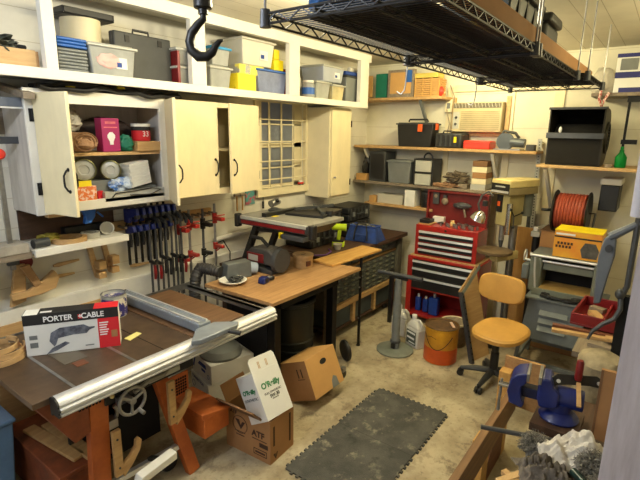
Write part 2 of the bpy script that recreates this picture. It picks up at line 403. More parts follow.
# closed cabinet
c2 = thing('wall_cabinet', 'closed cream double-door wall cabinet left of the window', 'cabinet', (2.09, 3.2, 1.6))
b = B(); b.box(0, 0.86, -0.31, 0, 0, 0.02); b.box(0, 0.86, -0.31, 0, 0.68, 0.7); b.box(0, 0.02, -0.31, 0, 0.02, 0.68); b.box(0.84, 0.86, -0.31, 0, 0.02, 0.68); b.box(0.02, 0.84, -0.01, 0, 0.02, 0.68); b.box(0.02, 0.84, -0.29, -0.01, 0.33, 0.35)
obj('body', b, m_cab, c2)
b = B(); b.box(0, 0.86, -0.33, -0.31, -0.01, 0.04); b.box(0, 0.86, -0.33, -0.31, 0.66, 0.7)
b.box(0, 0.04, -0.33, -0.31, 0.04, 0.66); b.box(0.82, 0.86, -0.33, -0.31, 0.04, 0.66)
obj('face_frame', b, m_cab, c2, bev=0.002)
door(c2, 0.40, 0.70, 0.005, 0.0, R(0), 1)
d = door(c2, 0.40, 0.70, 0.855, -0.005, R(11), 1, flip=-1)
hinge(c2, (0.857, -0.34, 0.12)); hinge(c2, (0.857, -0.34, 0.57))
for zz in (0.2, 0.5):
    obj('stored_supply', B().box(0.35, 0.55, -0.2, -0.05, zz-0.18, zz-0.02), m_greyc, c2) if False else None
# tall cabinet
c3 = thing('wall_cabinet', 'tall narrow cream wall cabinet hanging right of the window', 'cabinet', (4.03, 3.2, 1.4))
obj('body', B().box(0, 0.38, -0.32, 0, 0, 0.94), m_cream, c3, bev=0.003)
d = obj('door', B().box(0.015, 0.375, -0.342, -0.322, 0.02, 0.925), m_cab, c3, bev=0.003)
obj('knob', B().lathe([(0.006, 0), (0.006, 0.012), (0.013, 0.018), (0.008, 0.028)], Matrix.Translation((0.06, -0.342, 0.22)) @ Matrix.Rotation(R(90), 4, 'X'), 12), m_steel, d)
hinge(c3, (0.378, -0.336, 0.15)); hinge(c3, (0.378, -0.336, 0.78))

# ------------------------------------------------------------------ generic containers
def carton(name, label, cat, x0, x1, y0, y1, z0, z1, m, rz=0, group=None, tape=None, bev=0.003, lid=False):
    cx, cy = (x0+x1)/2, (y0+y1)/2; hx, hy = (x1-x0)/2, (y1-y0)/2
    t = thing(name, label, cat, (cx, cy, z0), rz, group)
    obj('body', B().box(-hx, hx, -hy, hy, 0, z1-z0-(0.004 if tape else 0)), m, t, bev=bev)
    if tape: obj('tape', B().box(-hx-0.001, hx+0.001, -0.02, 0.02, z1-z0-0.03, z1-z0), tape, t)
    return t
def tote(label, x0, x1, y0, y1, z0, z1, m, mlid, name='storage_bin', cat='storage bin', rz=0, group=None, tp=0.88, latches=None, sticker=None, rim=0.012, contents=None):
    cx, cy = (x0+x1)/2, (y0+y1)/2; hx, hy = (x1-x0)/2-rim*0.6, (y1-y0)/2-rim*0.6; h = z1-z0
    t = thing(name, label, cat, (cx, cy, z0), rz, group)
    b = B(); b.taper((-hx*tp, hx*tp, -hy*tp, hy*tp), (-hx, hx, -hy, hy), 0, h-0.02)
    obj('body', b, m, t, bev=0.008)
    b = B(); b.box(-hx-rim, hx+rim, -hy-rim, hy+rim, h-0.024, h-0.008); b.box(-hx+0.01, hx-0.01, -hy+0.01, hy-0.01, h-0.008, h)
    obj('lid', b, mlid, t, bev=0.005)
    if latches:
        for fx in (-0.5, 0.5):
            obj('latch', B().box(fx*hx-0.02, fx*hx+0.02, -hy-rim-0.006, -hy-rim+0.006, h-0.07, h-0.01), latches, t, bev=0.003)
            obj('latch', B().box(-hx-rim-0.006, -hx-rim+0.006, fx*hy-0.02, fx*hy+0.02, h-0.07, h-0.01), latches, t, bev=0.003)
    if sticker:
        k = obj('sticker', B().box(hx*0.1, hx*0.6, -hy*(tp+1)/2-0.004, -hy*(tp+1)/2+0.02, h*0.25, h*0.6), m_paper, t)
        obj('printed_patch', B().box(hx*0.14, hx*0.35, -hy*(tp+1)/2-0.006, -hy*(tp+1)/2, h*0.3, h*0.45), sticker, k)
    return t
def pail(name, label, cat, loc, r, h, m, lid=None, band=None, bandm=None, group=None, handle=None):
    t = thing(name, label, cat, loc, 0, group)
    obj('body', B().lathe([(r*0.96, 0), (r, 0.01), (r, h*0.94), (r*1.03, h*0.95), (r*1.03, h)] if lid else [(r*0.96, 0), (r, 0.008), (r, h), (r*0.94, h), (r*0.93, h*0.75), (0.0, h*0.74)], n=28), m, t)
    if lid: obj('lid', B().lathe([(r*1.04, h-0.015), (r*1.04, h+0.004), (r*0.92, h+0.004), (r*0.9, h-0.002), (0.001, h-0.002)], n=28), lid, t)
    if band: obj('label_band', B().lathe([(r+0.001, h*band[0]), (r+0.0015, h*band[0]), (r+0.0015, h*band[1]), (r+0.001, h*band[1])], n=28), bandm, t)
    return t
def single(name, b, m, label, cat, loc=(0, 0, 0), rz=0, bev=0, group=None, rot=None):
    o = obj(name, b, m, None, bev, True, loc, rz, label, cat, group)
    if rot: o.rotation_euler = rot
    return o

# ------------------------------------------------------------------ things on the overhead shelf
t = thing('wooden_crate', 'shallow tan wooden crate at the left end of the overhead shelf', 'crate', (1.06, 2.95, SH+0.001))
obj('body', B().shell(-0.15, 0.15, -0.14, 0.14, 0, 0.09, 0.012), m_pine, t)
obj('end_slat', B().box(0.15, 0.165, -0.14, 0.14, 0, 0.085), m_ply, t)
for i, (a, b_, c, m, lab) in enumerate([((-0.12, -0.1, 0.10), (0.16, 0.0, 0.12), 0.012, m_dgrey, 'dark steel rod lying across the wooden crate, lowest of three'),
                                ((-0.13, 0.02, 0.13), (0.14, 0.08, 0.135), 0.014, m_black, 'black painted bar in the middle of the crate-top scrap'),
                                ((-0.16, -0.12, 0.2), (0.14, 0.06, 0.11), 0.008, m_blackm, 'thin slanting rod leaning over the crate-top scrap')]):
    single('metal_rod', B().cyl(a, b_, c, n=8), m, lab, 'metal rod', (1.06, 2.95, SH))
single('scrap_metal', B().blob((0, 0, 0.045), (0.13, 0.12, 0.06), 4, 0.7, 3, 5), mat('sooty scrap', (84, 88, 78), 0.6, metal=0.3, c2=(20, 20, 18), scale=20, thr=(0.45, 0.55)), 'tangled dark metal scrap heaped in the wooden crate', 'scrap', (1.05, 2.95, SH+0.06))
for k, (z, m, lab) in enumerate([(0, m_grey, 'grey folded tarp under the blue one on the overhead shelf'), (0.13, m_bblue, 'blue folded tarp on the grey one beside the clear bin')]):
    b = B(); n_ = 7 if k == 0 else 3
    for i in range(n_): b.box(0, 0.17-0.004*(i % 2), 0, 0.12, z+i*0.018, z+i*0.018+0.0165)
    single('folded_tarp', b, m, lab, 'tarp', (1.318, 2.79, SH+0.001), bev=0.006)
t = tote('clear plastic bin with a white lid and pink cloth inside', 1.49, 1.80, 2.785, 2.945, SH+0.001, SH+0.185, m_bin, m_lgrey, sticker=m_blueink)
obj('cloth_bundle', B().blob((-0.03, -0.071, 0.085), (0.07, 0.004, 0.04), 3, 0.4), mat('pink tinted plastic', (214, 170, 166), 0.4), t)
t = pail('fibre_drum', 'cream fibre drum topped by a black tray on the overhead shelf', 'drum', (1.60, 3.06, SH+0.001), 0.115, 0.34, m_cream)
single('plastic_tray', B().shell(-0.16, 0.16, -0.1, 0.1, 0, 0.045, 0.008), m_black, 'black plastic tray lying on the cream drum', 'tray', (1.61, 3.06, SH+0.342), bev=0.004)
t = thing('tool_case', 'flat black carrying case standing on edge on the overhead shelf', 'case', (1.93, 2.93, SH+0.001))
b = B(); b.box(-0.21, 0.21, -0.03, -0.001, 0, 0.29); b.box(-0.21, 0.21, 0.001, 0.03, 0, 0.29); obj('shell', b, m_char, t, bev=0.008)
obj('handle', B().tube([(-0.06, 0, 0.28), (-0.055, 0, 0.315), (0.055, 0, 0.315), (0.06, 0, 0.28)], 0.008), m_black, t)
for fx in (-0.12, 0.12): obj('latch', B().box(fx-0.015, fx+0.015, -0.036, -0.03, 0.23, 0.27), m_blackm, t)
b = B(); b.box(0, 0.022, 0, 0.2, 0, 0.22); single('binder', b, m_dred, 'dark red binder upright beside the black case', 'binder', (2.13, 2.82, SH+0.001), rz=R(-6), bev=0.004)
tote('cloudy grey bin at the bottom, left of the shelf post behind the hook', 2.13, 2.36, 2.83, 3.1, SH+0.001, SH+0.13, m_bin, m_lgrey)
tote('cloudy grey bin on top, left of the shelf post behind the hook', 2.13, 2.36, 2.83, 3.1, SH+0.132, SH+0.25, m_bin, m_lgrey)
tote('cloudy bin right of the hook, under the blue-lidded one', 2.40, 2.62, 2.80, 3.05, SH+0.001, SH+0.16, m_bin, m_lgrey)
tote('small clear bin with a bright blue lid just right of the hook', 2.42, 2.61, 2.80, 3.0, SH+0.162, SH+0.30, m_bin, mat('sky blue lid', (40, 150, 210), 0.4))
carton('carton', 'yellow printed carton low on the shelf under the big grey tote', 'box', 2.68, 2.88, 2.805, 3.0, SH+0.001, SH+0.13, mat('yellow carton', (240, 216, 40), 0.55, var=0.25, scale=30, c2=(170, 150, 40), thr=(0.3, 0.42)))
carton('carton', 'grey and yellow carton between the yellow one and the big tote', 'box', 2.72, 3.0, 2.83, 3.1, SH+0.132, SH+0.205, mat('grey yellow carton', (236, 222, 90), 0.55, c2=(160, 160, 156), scale=6, thr=(0.45, 0.5)))
tote('large pale grey storage tote on top of the yellow cartons', 2.74, 3.13, 2.812, 3.17, SH+0.207, SH+0.415, m_tote, m_tote, sticker=m_blueink)
tote('cloudy blue bin under the stack of small yellow cartons', 2.91, 3.29, 2.815, 3.0, SH+0.001, SH+0.2, m_bbin, m_bblue)
carton('carton', 'small yellow carton standing lower, right of the grey tote', 'box', 3.15, 3.27, 2.85, 2.95, SH+0.202, SH+0.29, m_yellow)
carton('carton', 'small yellow carton on top of its twin, right of the grey tote', 'box', 3.15, 3.22, 2.85, 2.95, SH+0.292, SH+0.37, m_yellow)
tote('black bin in the shadow behind the right yellow cartons', 3.42, 3.75, 2.95, 3.17, SH+0.3, SH+0.42, m_black, m_black) if False else None
for i, (x, m, lab, a) in enumerate([(3.325, m_red, 'red folder leaning upright by the blue bin', 5), (3.375, m_oak, 'orange folder leaning upright behind the shelf post', 5), (3.43, m_pink, 'pinkish clear sleeve upright next to the orange folder', 3)]):
    b = B(); b.box(0, 0.02, 0, 0.16, 0, 0.23); single('folder', b, m, lab, 'folder', (x, 2.81, SH+0.001), bev=0.004)
t = thing('parts_jar', 'clear plastic jar with a blue and white label near the shelf post', 'jar', (3.60, 2.83, SH+0.001))
obj('body', B().lathe([(0.055, 0), (0.06, 0.01), (0.06, 0.12), (0.045, 0.135)], n=20), m_bin, t)
obj('label', B().lathe([(0.0605, 0.03), (0.0615, 0.03), (0.0615, 0.09), (0.0605, 0.09)], n=20), m_bblue, t); obj('lid', B().lathe([(0.05, 0.135), (0.05, 0.155), (0, 0.156)], n=20), m_white, t)
single('plastic_bag', B().blob((0, 0, 0.13), (0.08, 0.07, 0.13), 4, 0.25, 3, 2, flat=1), m_bag, 'crinkled clear bag standing between the folders and the jar', 'bag', (3.49, 2.93, SH+0.001))
tote('cloudy bin directly right of the labelled jar', 3.69, 3.93, 2.80, 3.05, SH+0.001, SH+0.17, m_bin, m_lgrey)
tote('cloudy bin with tan contents, second from the right shelf end', 3.96, 4.18, 2.80, 3.05, SH+0.001, SH+0.16, mat('cloudy tan plastic', (202, 190, 150), 0.35, var=0.2), m_lgrey)
tote('wide grey blue bin stacked across the two cloudy bins', 3.80, 4.17, 2.80, 3.1, SH+0.172, SH+0.33, mat('grey blue plastic', (166, 172, 184), 0.4, var=0.05), m_lgrey, sticker=m_blueink)
tote('dark grey bin at the right end of the overhead shelf', 4.22, 4.54, 2.812, 3.1, SH+0.001, SH+0.27, m_grey, m_char)
single('plastic_tray', B().shell(-0.17, 0.17, -0.12, 0.12, 0, 0.035, 0.006), m_blueink, 'blue shallow tray on the rightmost dark bin', 'tray', (4.38, 2.94, SH+0.272), bev=0.003)
single('spray_can', B().lathe([(0.02, 0), (0.025, 0.005), (0.025, 0.13), (0.012, 0.15), (0.012, 0.17)], Matrix.Rotation(R(90), 4, 'Y'), 14), m_white, 'white spray can lying on its side on the blue tray', 'spray can', (4.36, 2.88, SH+0.338))
single('cardboard_sheet', B().box(-0.006, 0.006, -0.07, 0.07, 0, 0.24), m_cardo, 'tan orange fibreboard sheet upright at the shelf end', 'sheet', (4.98, 3.02, 2.50))
# hoses draped on the cabinet tops
def coil(name, c, r0, turns, r, m, label, cat, sx=1.0, sy=0.6, jit=0.02, seed=1, axis='z'):
    rr = random.Random(seed); pts = []
    n_ = int(turns*18)
    for i in range(n_):
        a = 2*PI*i/18; q = r0*(1+rr.uniform(-jit, jit)*3)
        p = (c[0]+sx*q*math.cos(a), c[1]+sy*q*math.sin(a), c[2]+i*0.0002+rr.uniform(0, 0.004))
        pts.append(p)
    return single(name, B().tube(pts, r, 7), m, label, cat)
coil('hose', (1.55, 3.03, 2.32), 0.2, 3, 0.012, m_black, 'black hose coiled on the open cabinet top', 'hose', 1.4, 0.55)
coil('hose', (2.05, 3.02, 2.32), 0.15, 3, 0.011, m_black, 'black hose coiled on the cabinet top behind the clamps', 'hose', 1.5, 0.7, seed=4)
for i, x in enumerate((1.42, 1.74)):
    single('cable_tag', B().box(-0.025, 0.025, -0.006, 0.006, -0.02, 0.02), m_yellow, ['yellow tag hanging on the cabinet-top hose, left one', 'yellow tag hanging on the cabinet-top hose, right one'][i], 'tag', (x, 2.895, 2.335))

for k, (zz, yy, lab) in enumerate([(2.315, 2.84, 'thick black hose sagging along the front of the cabinet tops, lower strand'), (2.335, 2.87, 'thick black hose along the cabinet tops, upper strand')]):
    single('hose', B().tube([(1.22+0.03*i, yy+0.015*math.sin(i*0.5+k), zz-0.012*math.sin(i*0.33+k*1.5)-0.006*math.sin(i*0.9)) for i in range(32)], 0.013, 8), m_black, lab, 'hose')
# ------------------------------------------------------------------ contents of the open cabinet
CZ, CB = 1.947, 1.632
def inside(name, *a, **k): return carton(name, *a, **k)
t = thing('cloth_roll', 'rolled tan drop cloth lying on the upper shelf of the open cabinet', 'cloth', (1.46, 2.95, CZ))
t.scale = (1.25, 1, 1.25)
b = B(); pts = [(0.05*(1-i/60)*math.cos(i*0.42), 0, 0.052+0.05*(1-i/60)*math.sin(i*0.42)*1.0) for i in range(50)]
for i in range(49):
    b.bar((pts[i][0]*1.7, -0.06, pts[i][2]), (pts[i+1][0]*1.7, -0.06, pts[i+1][2]), 0.004, 0.01) if False else None
b.blob((0, 0, 0.048), (0.085, 0.1, 0.048), 4, 0.15, 2, 1); obj('roll', b, m_brc, t)
s_ = B(); s_.tube([(1.5*p[0]*0.8, -0.098+0.01, p[2]-0.003) for p in pts], 0.004, 5); obj('rolled_edge', s_, m_cardd, t)
single('plastic_bag', B().blob((0, 0, 0.07), (0.1, 0.09, 0.085), 4, 0.25, 3, 2, flat=0.8), m_bag, 'bulging clear bag behind the tan cloth roll in the cabinet', 'bag', (1.44, 3.08, CZ+0.12))
t = carton('carton', 'magenta box with a white bulb picture in the open cabinet', 'box', 1.59, 1.71, 2.90, 2.98, CZ, CZ+0.21, m_magenta)
pp = obj('picture', B().lathe([(0.012, 0), (0.013, 0.02), (0.026, 0.045), (0.026, 0.06), (0.01, 0.078)], Matrix.Translation((0, -0.0415, 0.045)) @ Matrix.Scale(0.1, 4, (0, 1, 0)), 16), m_whiteink, t)
obj('printed_header', B().box(-0.035, 0.035, -0.0412, -0.04, 0.175, 0.19), m_pink, t); obj('printed_line', B().box(-0.045, 0.045, -0.0412, -0.04, 0.15, 0.157), m_pink, t)
single('soft_pouch', B().blob((0, 0, 0.05), (0.05, 0.04, 0.055), 3, 0.3, 3, 6, flat=0.9), m_teal, 'small teal pouch between the magenta box and the red tub', 'pouch', (1.765, 2.93, CZ))
single('paper_packet', B().box(-0.03, 0.03, -0.01, 0.01, 0, 0.09), m_paper, 'white paper packet standing in the teal pouch', 'packet', (1.765, 2.99, CZ), rz=0.2)
carton('wood_block', 'light plywood block under the red tub in the open cabinet', 'block', 1.82, 2.02, 2.88, 3.05, CZ, CZ+0.065, m_plyy)
t = pail('plastic_tub', 'red and white tub with a lid in the open cabinet', 'tub', (1.905, 2.965, CZ+0.067), 0.062, 0.11, m_redink, lid=m_white, band=(0.62, 0.92), bandm=m_ink)
text('33', 0.05, (-0.005, -0.064, 0.045), FY, m_whiteink, t)
for (x, r, lab) in ((1.47, 0.070, 'left of two metal cans lying open-end out in the lower cabinet'), (1.645, 0.062, 'right of two metal cans lying open-end out in the lower cabinet')):
    t = thing('metal_can', lab, 'can', (x, 2.93, CB+0.135+r), rot=(R(90), 0, R(-25)))
    obj('body', B().lathe([(r, -0.13), (r, 0), (r*0.93, 0.002), (r*0.9, -0.015), (0.002, -0.016)], n=28), mat('olive tin' if r > 0.06 else 'brown tin', (120, 118, 70) if r > 0.06 else (120, 96, 84), 0.35, metal=0.5), t)
    obj('can_end', B().lathe([(r*0.9, -0.013), (r*0.75, -0.009), (r*0.45, -0.006), (r*0.4, -0.012), (0.002, -0.012)], n=28), mat('bright tin', (206, 210, 212), 0.35, metal=0.4), t)
carton('carton', 'low grey carton holding up the two metal cans', 'box', 1.40, 1.74, 2.94, 3.10, CB, CB+0.132, m_grey)
t = carton('carton', 'orange and yellow box of hose clips low in the cabinet', 'box', 1.39, 1.51, 2.875, 2.935, CB, CB+0.11, mat('clip pattern', (222, 120, 60), 0.5, c2=(230, 200, 190), scale=35, thr=(0.45, 0.5)))
obj('printed_header', B().box(-0.05, 0.03, -0.0312, -0.03, 0.11, 0.145), m_yellow, t)
single('paper_packet', B().blob((0, 0, 0.04), (0.08, 0.03, 0.045), 3, 0.5, 3, 9), mat('blue white print', (190, 205, 226), 0.5, c2=(60, 110, 190), scale=14, thr=(0.4, 0.5)), 'crumpled blue and white packet in the lower cabinet', 'packet', (1.70, 2.92, CB+0.06))
t = thing('filter_stack', 'white box of pleated filters tilted in the lower cabinet', 'box', (1.84, 2.95, CB+0.085), rot=(0, R(-8), 0.15))
t.scale = (1.2, 1, 1.1)
carton('carton', 'low grey box under the pleated filters in the cabinet', 'box', 1.76, 1.98, 2.935, 3.08, CB, CB+0.075, m_grey)
b = B()
for i in range(8): b.box(-0.07+0.02*(i % 2)*0.3, 0.07, -0.05, 0.05, 0.018*i, 0.018*i+0.016)
obj('pleated_stack', b, m_paper, t)
t = thing('wire_tray', 'grey plastic tray with a bent black wire along the cabinet bottom', 'tray', (1.78, 2.9, CB))
obj('body', B().shell(-0.22, 0.22, -0.03, 0.03, 0, 0.06, 0.004), m_lgrey, t)
obj('wire', B().tube([(-0.18, -0.034, 0.02), (-0.15, -0.036, 0.05), (0.0, -0.034, 0.055), (0.12, -0.036, 0.065), (0.19, -0.034, 0.05), (0.1, -0.036, 0.02), (-0.05, -0.034, 0.03)], 0.004, 6), m_black, t)
single('packet', B().box(-0.02, 0.02, -0.01, 0.01, 0, 0.07), m_redink, 'small red and white packet beside the orange box of clips', 'packet', (1.545, 2.91, CB), rz=0.3)
single('dark_toolbag', B().blob((0, 0, 0.1), (0.2, 0.035, 0.09), 3, 0.2, 3, 11), mat('dark brown canvas', (60, 48, 42), 0.9), 'dark brown bag at the back of the upper cabinet shelf', 'bag', (1.74, 3.13, CZ+0.03))  # bag cloth is a dark brown

# ------------------------------------------------------------------ left wall: low shelf, calipers, clamps
t = thing('wall_shelf', 'short white shelf under the open cabinet', 'shelf', (1.13, 3.2, 1.34))
obj('shelf_board', B().box(0, 0.60, -0.26, 0, 0.02, 0.04), m_white, t)
obj('front_edge', B().box(0, 0.60, -0.28, -0.26, 0, 0.045), m_white, t, bev=0.003)
Z0 = 1.381
t = thing('cup', 'white enamel cup lying on its side on the short white shelf', 'cup', (1.64, 3.03, Z0+0.046), rot=(R(80), 0, R(-25)))
obj('body', B().lathe([(0.044, -0.08), (0.045, 0.0), (0.041, 0.001), (0.039, -0.07), (0.002, -0.072)], n=24), m_white, t)
single('wooden_ring', B().lathe([(0.08, 0), (0.105, 0), (0.105, 0.03), (0.08, 0.03), (0.08, 0)], n=30), m_plyy, 'pale wooden ring lying on the short white shelf', 'wooden ring', (1.38, 3.03, Z0))
single('tape_roll', B().lathe([(0.04, 0), (0.06, 0), (0.06, 0.035), (0.04, 0.035), (0.04, 0)], n=26), m_lgrey, 'grey tape roll flat beside the enamel cup', 'tape', (1.53, 3.05, Z0))
single('yellow_gloves', B().blob((0, 0, 0.03), (0.07, 0.05, 0.03), 3, 0.5, 3, 3), mat('dull yellow leather', (140, 128, 40), 0.7), 'dull yellow glove at the left of the short white shelf', 'glove', (1.27, 3.08, Z0))
t = thing('trigger_clamp', 'blue handled trigger clamp below the open door', 'clamp', (1.52, 2.98, 1.56))
obj('bar', B().box(-0.15, 0.4, -0.006, 0.006, -0.004, 0.012), m_dgrey, t)
obj('grip', B().prism([(-0.08, 0.02), (0.02, 0.02), (0.01, -0.03), (-0.02, -0.07), (-0.06, -0.07), (-0.05, -0.02)], 'xz', -0.018, 0.018), m_bblue, t, bev=0.005)
obj('trigger', B().bar((0.03, 0, 0.0), (0.07, 0, -0.04), 0.012, 0.01), m_bblue, t)
t = thing('wood_scrap', 'pine offcut peeking from under the open cabinet corner', 'wood offcut', (1.3, 2.95, 1.565)); obj('block', B().box(-0.07, 0.08, -0.02, 0.03, 0, 0.034), m_pine, t)
single('brown_board', B().box(0, 0.62, -0.012, 0, 0, 0.19), m_brown, 'dark brown board standing in for shadow and clutter above the short white shelf', 'board', (1.16, 3.199, 1.40))  # added board; its dark brown stands in for shadow and clutter
carton('tool_pouch', 'black flat pouch at the back of the short white shelf', 'pouch', 1.40, 1.68, 3.12, 3.18, Z0, Z0+0.07, m_black)
single('sandpaper_roll', B().cyl((0, 0, 0.028), (0.09, 0.01, 0.028), 0.028, n=18), m_char, 'charcoal abrasive roll at the left end of the short white shelf', 'roll', (1.15, 2.99, Z0))
# left vertical caliper bar with red ball
t = thing('bar_gauge', 'long steel bar gauge with a red ball hung left of the cabinet', 'gauge', (1.04, 3.02, 0))
obj('beam', B().box(-0.013, 0.013, -0.008, 0.008, 1.27, 2.33), m_steel, t)
obj('red_ball', B().blob((0, -0.025, 1.945), (0.031, 0.031, 0.031), 3), m_brred, t)
obj('fixed_jaw', B().box(0.0, 0.2, -0.014, 0.004, 2.0, 2.04), m_dgrey, t, bev=0.003)
obj('sliding_jaw', B().box(-0.03, 0.03, -0.02, 0.01, 1.30, 1.37), m_dgrey, t, bev=0.003)
obj('hanging_loop', B().box(-0.02, 0.02, 0.008, 0.18, 2.29, 2.33), m_dgrey, t)
t = thing('shelf_bracket', 'grey weathered wood arm jutting out beside the open cabinet', 'bracket', (1.15, 3.2, 2.3))
obj('arm', B().prism([(0, 0.01), (-0.40, -0.06), (-0.40, -0.025), (0, 0.045)], 'yz', -0.03, 0.03), m_greyw, t, bev=0.002)
obj('wall_plate', B().box(-0.03, 0.03, -0.02, 0, -0.25, 0), m_greyw, t)
t = thing('level_tool', 'blue and grey spirit level resting on the bracket arm, far left', 'level', (0.93, 2.92, 2.2))
obj('body', B().box(-0.2, 0.22, -0.02, 0.02, 0, 0.05), m_bgrey, t, bev=0.003)
obj('edge_rail', B().box(-0.2, 0.22, -0.025, 0.025, -0.008, 0.0), m_alu, t)
obj('wall_hook', B().box(-0.08, -0.05, 0.02, 0.28, 0.01, 0.03), m_steel, t)
t = thing('sanding_block', 'grey dusty box on the low left shelf board', 'box', (1.0, 3.02, 1.376))
obj('body', B().box(-0.05, 0.11, -0.08, 0.08, 0, 0.055), mat('dusty grey felt', (176, 168, 152), 0.9, var=0.2), t, bev=0.004)
t = thing('wall_shelf', 'narrow grey shelf at far left of the clamps', 'shelf', (0.85, 3.2, 1.34))
obj('shelf_board', B().box(-0.25, 0.27, -0.26, 0, 0, 0.02), m_greyw, t)
obj('batten', B().box(-0.25, 0.27, -0.26, -0.24, 0.02, 0.035), m_greyw, t)
t = thing('bottle', 'small teal bottle at the far left on the grey shelf', 'bottle', (0.86, 3.0, 1.376))
obj('body', B().lathe([(0.03, 0), (0.035, 0.01), (0.035, 0.08), (0.014, 0.1), (0.014, 0.12)], n=16), m_teal, t); obj('cap', B().lathe([(0.016, 0.12), (0.016, 0.14), (0, 0.141)], n=12), m_white, t)
t = thing('hanging_packet', 'red, white and blue hanging card packet at far left', 'packet', (0.93, 3.14, 1.02))
obj('card', B().box(-0.07, 0.03, -0.008, 0, 0, 0.2), m_paper, t); obj('red_header', B().box(-0.07, 0.03, -0.0095, -0.008, 0.15, 0.2), m_redink, t); obj('blister', B().box(-0.06, 0.02, -0.03, -0.0095, 0.03, 0.13), m_bblue, t, bev=0.008)
# wooden brackets hanging on the wall
t = thing('wooden_bracket', 'curved wooden jig hanging on the planks below the grey shelf', 'wooden jig', (1.16, 3.19, 1.12))
b = B(); b.prism([(-0.12, -0.12), (-0.03, -0.1), (-0.01, 0.14), (-0.07, 0.14)], 'xz', -0.05, -0.02); obj('arm', b, m_pine, t, bev=0.003)
b = B(); b.prism([(-0.12, -0.03), (-0.02, -0.03), (0.07, 0.02), (0.14, 0.07), (0.17, 0.02), (0.14, -0.05), (0.05, -0.07), (-0.12, -0.07)], 'xz', -0.085, -0.05); obj('curved_arm', b, m_plyy, t, bev=0.003)
b = B(); b.prism([(-0.05, 0.13), (0.0, 0.14), (0.06, 0.0), (0.02, -0.02)], 'xz', -0.085, -0.055); obj('brace', b, m_ply, t, bev=0.003)
single('red_disc', B().lathe([(0.05, 0), (0.05, 0.01)], Matrix.Rotation(R(90), 4, 'X'), 24), m_dred, 'dark red disc hung behind the curved wooden jig', 'disc', (1.16, 3.188, 1.26))
for i, (x, z, lab) in enumerate([(1.60, 1.15, 'left of two wooden pegs brackets hanging below the white shelf'), (1.70, 1.17, 'right of two wooden peg brackets hanging below the white shelf')]):
    t = thing('wooden_bracket', lab, 'wooden jig', (x, 3.19, z))
    obj('upright', B().prism([(-0.045, 0.15), (-0.01, 0.15), (0.04, -0.10), (0.0, -0.10)], 'xz', -0.025, 0.0), m_pine, t, bev=0.002)
    obj('peg', B().box(-0.005, 0.05, -0.09, -0.025, -0.03, 0.03), m_plyy, t, bev=0.003)
    obj('peg', B().box(0.0, 0.055, -0.07, -0.025, -0.10, -0.055), m_plyy, t, bev=0.003)
for i, (x, z, r, lab) in enumerate([(1.36, 1.12, 0.02, 'wooden handle pegged to the planks, lower'), (1.40, 1.2, -0.05, 'wooden handle pegged to the planks, upper'), (1.95, 1.07, 0.05, 'turned wooden handle hung below the blue clamps')]):
    single('wooden_peg', B().lathe([(0.008, -0.07), (0.015, -0.04), (0.012, 0.02), (0.008, 0.1)], Matrix.Rotation(R(90)+r, 4, 'Y'), 12), m_pine, lab, 'handle', (x, 3.184, z))
